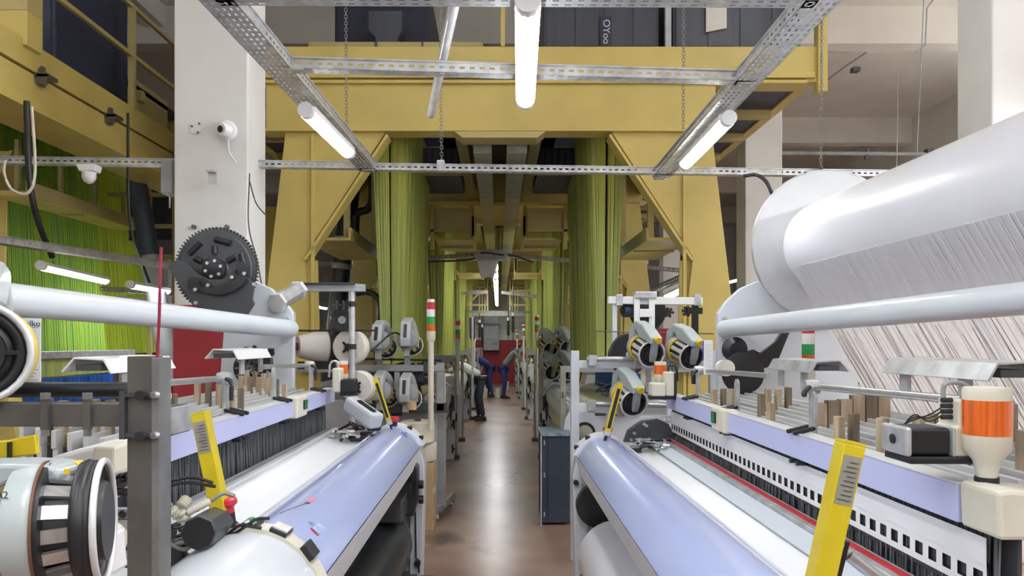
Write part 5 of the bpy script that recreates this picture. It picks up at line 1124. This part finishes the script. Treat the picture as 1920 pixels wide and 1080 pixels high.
# distant lattice above the aisle end
for s, sd in ((-1, 'left'), (1, 'right')):
    t = thing('lattice_bracket', '%s yellow triangular lattice bracket above the far aisle' % sd, 'bracket', (s * .8, 22.5, 3.0))
    MB(s).bar((.35, 22.5, 3.3), (1.0, 22.5, 2.75), .05, .05).bar((1.0, 22.5, 2.75), (.35, 22.5, 2.75), .05, .05).bar((.35, 22.5, 2.75), (.35, 22.5, 3.6), .05, .05).build('bracket', YELD, t)
    for k in range(4): MB(s).box(.38 + .1 * k, .43 + .1 * k, 27.3, 27.35, 2.6, 3.9).build('slat', YELD, t)
# ---------------- near left stand with a big feeder ----------------
t = thing('feeder_stand', 'bare steel square post with bolted cross beam in the left foreground', 'stand', (-.675, 1.4, 0))
MB().box(-.702, -.655, 1.40, 1.447, .02, 1.622).build('post', RAW, t, bevel=.0015)
MB().box(-.655, -.640, 1.398, 1.449, .02, 1.619).build('side_plate', RAWL, t, bevel=.001)  # lit side of the post put into the colour as lighter steel
MB().box(-.80, -.55, 1.3, 1.55, 0, .02).build('base_plate', RAW, t)
MB().box(-1.8, -.706, 1.415, 1.455, 1.487, 1.532).build('cross_beam', RAW, t, bevel=.002)
MB().cyl((-1.8, 1.50, 1.552), (-.73, 1.50, 1.552), .016, n=14).build('black_rail', BLKM, t, smooth=50)
for z in (1.549, 1.473):
    o = MB().box(-.706, -.652, 1.392, 1.40, z - .004, z + .004).build('clamp_strap', DGR, t)
    MB().cyl((-.668, 1.378, z), (-.668, 1.392, z), .010, n=8).build('clamp_bolt', BLKM, o); MB().cyl((-.648, 1.389, z), (-.645, 1.40, z), .007, n=8).build('washer', STEEL, o)
MB().box(-.712, -.702, 1.39, 1.45, 1.466, 1.556).build('clamp_side', DGR, t)
for x in (-.862, -.782):
    o = MB().box(x - .007, x + .007, 1.405, 1.415, 1.482, 1.546).build('beam_clamp', RAW, t); MB().cyl((x, 1.41, 1.54), (x, 1.41, 1.552), .010, n=6).cyl((x, 1.41, 1.47), (x, 1.41, 1.482), .008, n=6).build('nut', RAWL, o)
tag(MB().tube([(-.654, 1.42, 1.615), (-.650, 1.42, 1.70), (-.648, 1.42, 1.80), (-.646, 1.42, 1.83)], .0032, 6).build('red_rod', RODR), 'thin dark red rod standing up from the steel post', 'rod')
NF = feeder('large grey weft feeder with striped drum in the lower left foreground')
NF.location = WP(-60, 640, 1.5); NF.rotation_euler = (0, 0, math.radians(30)); NF['label'] = 'weft feeder cut off by the left picture edge, above the black rail'
text('A2', .024, WP(8, 905, .97), (PI / 2, 0, math.radians(5)), INK, NF) if False else None
NF.location = WP(-38, 660, 1.5)
A = WP(40, 990, 1.06); dd = Vector((.95, .32, .02)).normalized()
t = thing('weft_feeder', 'large grey weft feeder with striped metal drum in the lower left foreground', 'weft feeder', A); nb = basis(dd)
MB().lathe(A - dd * .012, dd, [(0, .070), (.006, .084), (.03, .091), (.042, .091)], 48).build('motor_cover', GRN, t, smooth=40)
MB().lathe(A + dd * .030, dd, [(0, .093), (.004, .0935)], 48).build('cover_rim', mat('brown_seal', (.16, .07, .04), .5), t, smooth=40)
MB().lathe(A + dd * .034, dd, [(0, .090), (.006, .090), (.008, .068), (.070, .060), (.078, .056)], 48).build('drum', BLK, t, smooth=40)
m = MB()
for i in range(14):
    a = 2 * PI * i / 14; e = nb[1] * math.cos(a) + nb[2] * math.sin(a); g_ = nb[2] * math.cos(a) - nb[1] * math.sin(a)
    m.bar(A + dd * .040 + e * .070, A + dd * .105 + e * .062, .019, .006, 0) if False else m.add(
        [A + dd * u + e * (r_ + k) + g_ * w_ for k in (0, .006) for u, r_ in ((.040, .070), (.082, .062)) for w_ in (-.0095, .0095)], [(0, 1, 3, 2), (4, 5, 7, 6), (0, 1, 5, 4), (2, 3, 7, 6), (0, 2, 6, 4), (1, 3, 7, 5)])
m.build('drum_fingers', STEEL, t, kind='stuff')
MB().ring(A + dd * .086, dd, .080, .012, 48, 8).build('brush_ring', BLK, t, smooth=60)
m = MB()
for i in range(70):
    a = 2 * PI * i / 70; e = nb[1] * math.cos(a) + nb[2] * math.sin(a); m.bar(A + dd * .078 + e * .074, A + dd * .086 + e * .058, .0014, .0014)
m.build('brush_bristles', WHT, t, kind='stuff')
MB().ring(A + dd * .106, dd, .088, .005, 48, 8).build('front_ring', ALU, t, smooth=60); MB().ring(A + dd * .096, dd, .084, .006, 48, 8).build('inner_ring', BLK, t, smooth=60)
q2 = lambda L: [(WP(a, b, 1.10).x, WP(a, b, 1.10).z) for a, b in L]
MB().prism(q2([(-60, 862), (60, 860), (110, 862), (140, 866), (150, 878), (148, 892), (60, 893), (30, 905), (-60, 908)]), 'xz', 1.05, 1.12).build('housing', GRN, t, bevel=.006)
MB().prism(q2([(4, 856), (14, 856), (21, 886), (14, 887)]), 'xz', 1.0485, 1.051).build('housing_stripe', BLK, t)
MB().cyl(WP(138, 878, 1.10), WP(152, 874, 1.115), .0095, n=18).build('yellow_knob', YKN, t, smooth=40)
MB().box(WP(121, 0, 1.05).x, WP(130, 0, 1.05).x, 1.0485, 1.052, WP(0, 889, 1.05).z, WP(0, 879, 1.05).z).build('yellow_window', YKN, t)
MB().tube(bez([WP(133, 888, 1.10), WP(132, 900, 1.11), WP(128, 905, 1.12)]), .006, 8).build('ring_arm', WHT, t, smooth=60)
MB().prism(q2([(-60, 905), (14, 903), (24, 950), (18, 1100), (-60, 1100)]), 'xz', 1.0, 1.04).build('side_housing', GRN, t, bevel=.008)
MB().box(WP(-60, 0, 1.0).x, WP(7, 0, 1.0).x, .996, 1.0, WP(0, 1045, 1.0).z, WP(0, 990, 1.0).z).build('recess', MGR, t, bevel=.003)
text('A2', .014, WP(4, 929, .995), (PI / 2, 0, 0), INK, t)
MB().prism(q2([(150, 1020), (172, 1018), (178, 1100), (60, 1100), (120, 1050)]), 'xz', 1.12, 1.2).build('lower_guard', WHT, t, bevel=.006)

t = thing('left_machine_cover', 'long pale machine cover behind the foreground feeder', 'machine cover', (-1.0, 2.0, 1.2))
MB().prism(P2([(95, 862), (120, 850), (160, 838), (205, 830), (228, 828), (228, 888), (200, 900), (150, 965), (110, 930)], 1.75), 'xz', 1.72, 1.95).build('cover', WHT, t, bevel=.01)
MB().prism(P2([(192, 832), (232, 833), (232, 884), (186, 886)], 1.7), 'xz', 1.66, 1.76).build('cream_end', CREAM, t, bevel=.006)
clutter('dark_mechanism', (WP(200, 0, 1.75).x, 1.8, WP(0, 915, 1.75).z), (.10, .2, .06), 14, BLK, t, 81, 1, 2)
clutter('light_mechanism', (WP(190, 0, 1.75).x, 1.8, WP(0, 1035, 1.75).z), (.14, .2, .10), 16, STEEL, t, 83, 1, 2)
m = MB(); m.box(WP(120, 0, 1.6).x, WP(245, 0, 1.6).x, 1.6, 1.62, WP(0, 972, 1.6).z, WP(0, 955, 1.6).z); m.box(WP(160, 0, 1.6).x, WP(245, 0, 1.6).x, 1.6, 1.62, WP(0, 998, 1.6).z, WP(0, 975, 1.6).z)
r_ = m.build('link_rail', GALV, t)
for a in (152, 168, 183, 199, 215, 230):
    p = WP(a, 964, 1.59); MB().ring(p, (0, 1, 0), .006, .003, 12, 6).cyl(p, p + Vector((0, .01, 0)), .003, n=6).build('rivet', BLK, r_)
p = WP(178, 1020, 1.5); MB().lathe(p, (1, 0, .3), [(0, .02), (.01, .03), (.02, .027), (.03, .032), (.04, .027), (.05, .03), (.06, .018)], 16).build('spring_cone', CREAM, t, smooth=30)
t = thing('yellow_guard', 'yellow guard panel behind the cross beam at the left edge', 'guard panel', (-1.4, 2.2, 1.3))
MB().prism(P2([(-60, 830), (10, 826), (65, 815), (68, 852), (-60, 868)], 2.1), 'xz', 2.1, 2.12).build('panel', YPL, t, bevel=.004)
MB().box(WP(15, 0, 2.09).x, WP(19, 0, 2.09).x, 2.085, 2.1, WP(0, 868, 2.1).z, WP(0, 828, 2.1).z).build('seam', BLK, t)
t = thing('sensor_block', 'black sensor block on the near end of the left lavender bar', 'sensor', WP(325, 790, 2.35))
p0 = WP(302, 815, 2.35); p1 = WP(345, 762, 2.35)
MB().box(p0.x, p1.x - .02, 2.3, 2.45, p0.z, p1.z).build('block', BLK, t, bevel=.006); MB().box(p1.x - .02, p1.x - .002, 2.28, 2.45, p0.z + .01, p1.z).build('plate', GALV, t)
MB().tube(bez([WP(300, 715, 2.3), WP(312, 722, 2.3), WP(318, 745, 2.3), WP(308, 768, 2.3)]), .006, 8).build('white_cable', WHT, t, smooth=60)
# papers
def paper(px, py, D_, w_, h_, title, label, yaw):
    p = WP(px, py, D_); t = thing('document_sleeve', label, 'paper', p)
    t.rotation_euler = (0, 0, yaw)
    MB().box(-w_ / 2, w_ / 2, 0, .002, -h_ / 2, h_ / 2).build('sheet', PAPER, t).location = (0, 0, 0)
    o = kids(t)[0]; o.data.transform(Matrix.Translation(p)) 
    m = MB()
    for k in range(16):
        z = h_ * (.36 - .05 * k); m.box(-w_ * .42, w_ * (.42 - .2 * ((k * 7) % 3) / 2), -.0006, 0, z, z + h_ * .005)
    m.build('printed_lines', INK, t).data.transform(Matrix.Translation(p))
    MB().box(-w_ * .62, -w_ * .5, -.002, .003, -h_ * .1, h_ * .48).build('blue_clip', BLUE, t).data.transform(Matrix.Translation(p))
    if title:
        q = text(title, h_ * .12, (0, 0, 0), (PI / 2, 0, 0), INK, t); q.location = (w_ * .1, -.003, h_ * .42)
    return t
t = paper(52, 662, 1.7, .055, .16, 'Tolko', 'hanging printed paper sheet with a blue clip at the left edge', .15)
t = paper(1328, 670, 4.3, .052, .20, '', 'hanging printed paper strip with a blue line at the right loom', -.1)
t = thing('paper_strip_holder', 'thin wire from which the right paper strip hangs', 'wire', WP(1330, 640, 4.3)); MB().cyl(WP(1330, 640, 4.32), WP(1330, 700, 4.32), .004, n=6).build('wire', STEEL, t)
# things beyond the right heald frames
t = thing('beyond_machine', 'dark loom machinery standing beyond the right warp sheet', 'machine', (3.2, 8, 0))
MB().box(2.7, 5.0, 8.0, 8.6, 0, 1.3).build('body', MGR, t, bevel=.02)
clutter('machine_parts', (3.4, 7.8, 1.35), (1.6, .5, .45), 50, BLKM, t, 91, 1, 8, BLK)
clutter('machine_fittings', (3.4, 7.7, 1.3), (1.4, .4, .3), 26, WHT, t, 93, 1, 3, RODR)
MB().box(3.0, 3.7, 8.7, 8.75, 1.3, 1.62).build('red_panel', RED, t, bevel=.02)
for px, py in ((1528, 657), (1262, 637)):
    p = WP(px, py, 7.2); t = thing('red_cabinet', 'small red machine panel seen %s' % ('behind the green signal lens' if px > 1400 else 'between the two upper right feeders'), 'panel', p)
    w_ = .20 if px > 1400 else .16
    MB().prism([(p.x - w_, p.z - .15), (p.x - w_, p.z + .08), (p.x - w_ + .03, p.z + .11), (p.x + w_, p.z + .11), (p.x + w_, p.z - .15)], 'xz', 7.2, 7.25).build('panel', RED, t, bevel=.01)
# ---------------- people at the far end ----------------
def person(loc, yaw, joints, label, top, legs, h=1.7):
    t = thing('person', label, 'person', loc); t.rotation_euler = (0, 0, yaw); ORG_[t.name] = Vector((0, 0, 0))
    J = joints; names = list(J); idx = {n: i for i, n in enumerate(names)}
    def skin(nm, pts, edges, rad, m, sub=2):
        me = bpy.data.meshes.new(nm); me.from_pydata([Vector(p) for p in pts], edges, []); me.update()
        o = bpy.data.objects.new(nm, me); C.objects.link(o); o.parent = t; me.materials.append(m)
        md = o.modifiers.new('skin', 'SKIN'); md.use_smooth_shade = True
        for i, r in enumerate(rad): me.skin_vertices[0].data[i].radius = r if isinstance(r, tuple) else (r, r)
        me.skin_vertices[0].data[0].use_root = True
        o.modifiers.new('subsurf', 'SUBSURF').levels = sub; o.modifiers['subsurf'].render_levels = sub
        return o
    pel, che, nec = Vector(J['pel']), Vector(J['che']), Vector(J['nec']); hd = Vector(J['head'])
    E = [(0, 1), (1, 2), (2, 3)]; P_ = [pel, pel.lerp(che, .5), che, nec]; R_ = [(.15, .11), (.14, .10), (.17, .11), .055]
    for s in (-1, 1):
        sh = che.lerp(nec, .65) + Vector((s * .17, 0, 0)); b = len(P_); P_ += [sh, Vector(J['elb' + str(s)]), Vector(J['wri' + str(s)])]; R_ += [.06, .045, .033]; E += [(2, b), (b, b + 1), (b + 1, b + 2)]
    b = len(P_)
    skin('body', P_ + [nec.lerp(hd, .5)], E + [(3, b)], R_ + [.05], top)
    P_ = [pel]; R_ = [(.15, .12)]; E = []
    for s in (-1, 1):
        b = len(P_); P_ += [pel + Vector((s * .10, 0, -.08)), Vector(J['kne' + str(s)]), Vector(J['ank' + str(s)])]; R_ += [.095, .07, .05]; E += [(0, b), (b, b + 1), (b + 1, b + 2)]
    skin('trousers', P_, E, R_, legs)
    MB().lathe(hd - Vector((0, 0, .11)), (0, 0, 1), [(0, .035), (.03, .062), (.08, .078), (.14, .082), (.19, .065), (.22, .025)], 16).build('head', SKIN, t, smooth=60)
    MB().lathe(hd + Vector((0, .015, -.02)), (0, .15, 1), [(0, .080), (.06, .09), (.11, .072), (.14, .03)], 16).build('hair', HAIR, t, smooth=60)
    m = MB(); m.bar(hd + Vector((0, -.075, .01)), hd + Vector((0, -.095, -.02)), .018, .02); m.box(-.082 + hd.x, -.072 + hd.x, hd.y - .01, hd.y + .015, hd.z - .02, hd.z + .03); m.box(.072 + hd.x, .082 + hd.x, hd.y - .01, hd.y + .015, hd.z - .02, hd.z + .03); m.build('face', SKIN, t)
    m = MB()
    for s in (-1, 1): m.cyl(hd + Vector((s * .03, -.078, .015)), hd + Vector((s * .03, -.07, .015)), .008, n=8)
    m.build('eyes', HAIR, t)
    for s in (-1, 1):
        wv = Vector(J['wri' + str(s)]); d = (wv - Vector(J['elb' + str(s)])).normalized(); m = MB(); m.bar(wv, wv + d * .08, .07, .03)
        for k in range(4): m.tube([wv + d * .07 + Vector(((k - 1.5) * .018, 0, 0)), wv + d * (.11 + .006 * (k % 2)) + Vector(((k - 1.5) * .019, -.008, 0)), wv + d * (.135 + .008 * (k in (1, 2))) + Vector(((k - 1.5) * .019, -.022, -.004))], .008, 6)
        m.tube([wv + d * .03 + Vector((-s * .03, 0, 0)), wv + d * .06 + Vector((-s * .052, -.012, 0)), wv + d * .09 + Vector((-s * .055, -.022, 0))], .009, 6); m.build('hand', SKIN, t, smooth=60)
        an = Vector(J['ank' + str(s)]); MB().prism([(an.y + .06, 0), (an.y - .18, 0), (an.y - .19, .03), (an.y - .10, .07), (an.y - .02, .10), (an.y + .06, .09)], 'yz', an.x - .045, an.x + .045).build('shoe', SHOE, t, bevel=.012)
    return t
bend = {'pel': (0, .10, .92), 'che': (0, -.18, 1.24), 'nec': (0, -.32, 1.40), 'head': (0, -.44, 1.48), 'elb-1': (-.20, -.42, 1.15), 'wri-1': (-.16, -.60, 1.02), 'elb1': (.20, -.40, 1.12), 'wri1': (.15, -.60, 1.05),
        'kne-1': (-.11, .02, .48), 'ank-1': (-.12, .06, .09), 'kne1': (.11, .06, .48), 'ank1': (.13, .14, .09)}
def ground(px, D_): return (WP(px, 640, D_).x, D_, 0)
person(ground(950, 21.5), math.radians(78), bend, 'person in grey shirt and blue trousers bending over the right looms far down the aisle', GREYT, OVB)
person(ground(913, 22.0), math.radians(-80), {**bend, 'che': (0, -.26, 1.13), 'nec': (0, -.42, 1.22), 'head': (0, -.55, 1.22)}, 'person in blue overalls bending towards the left looms far down the aisle', OVB, OVB)
person(ground(893, 15.5), math.radians(-85), {**bend, 'che': (0, -.28, 1.12), 'nec': (0, -.44, 1.20), 'head': (0, -.57, 1.20)}, 'person in white shirt and dark trousers leaning into the left looms', WHT, CBLU)
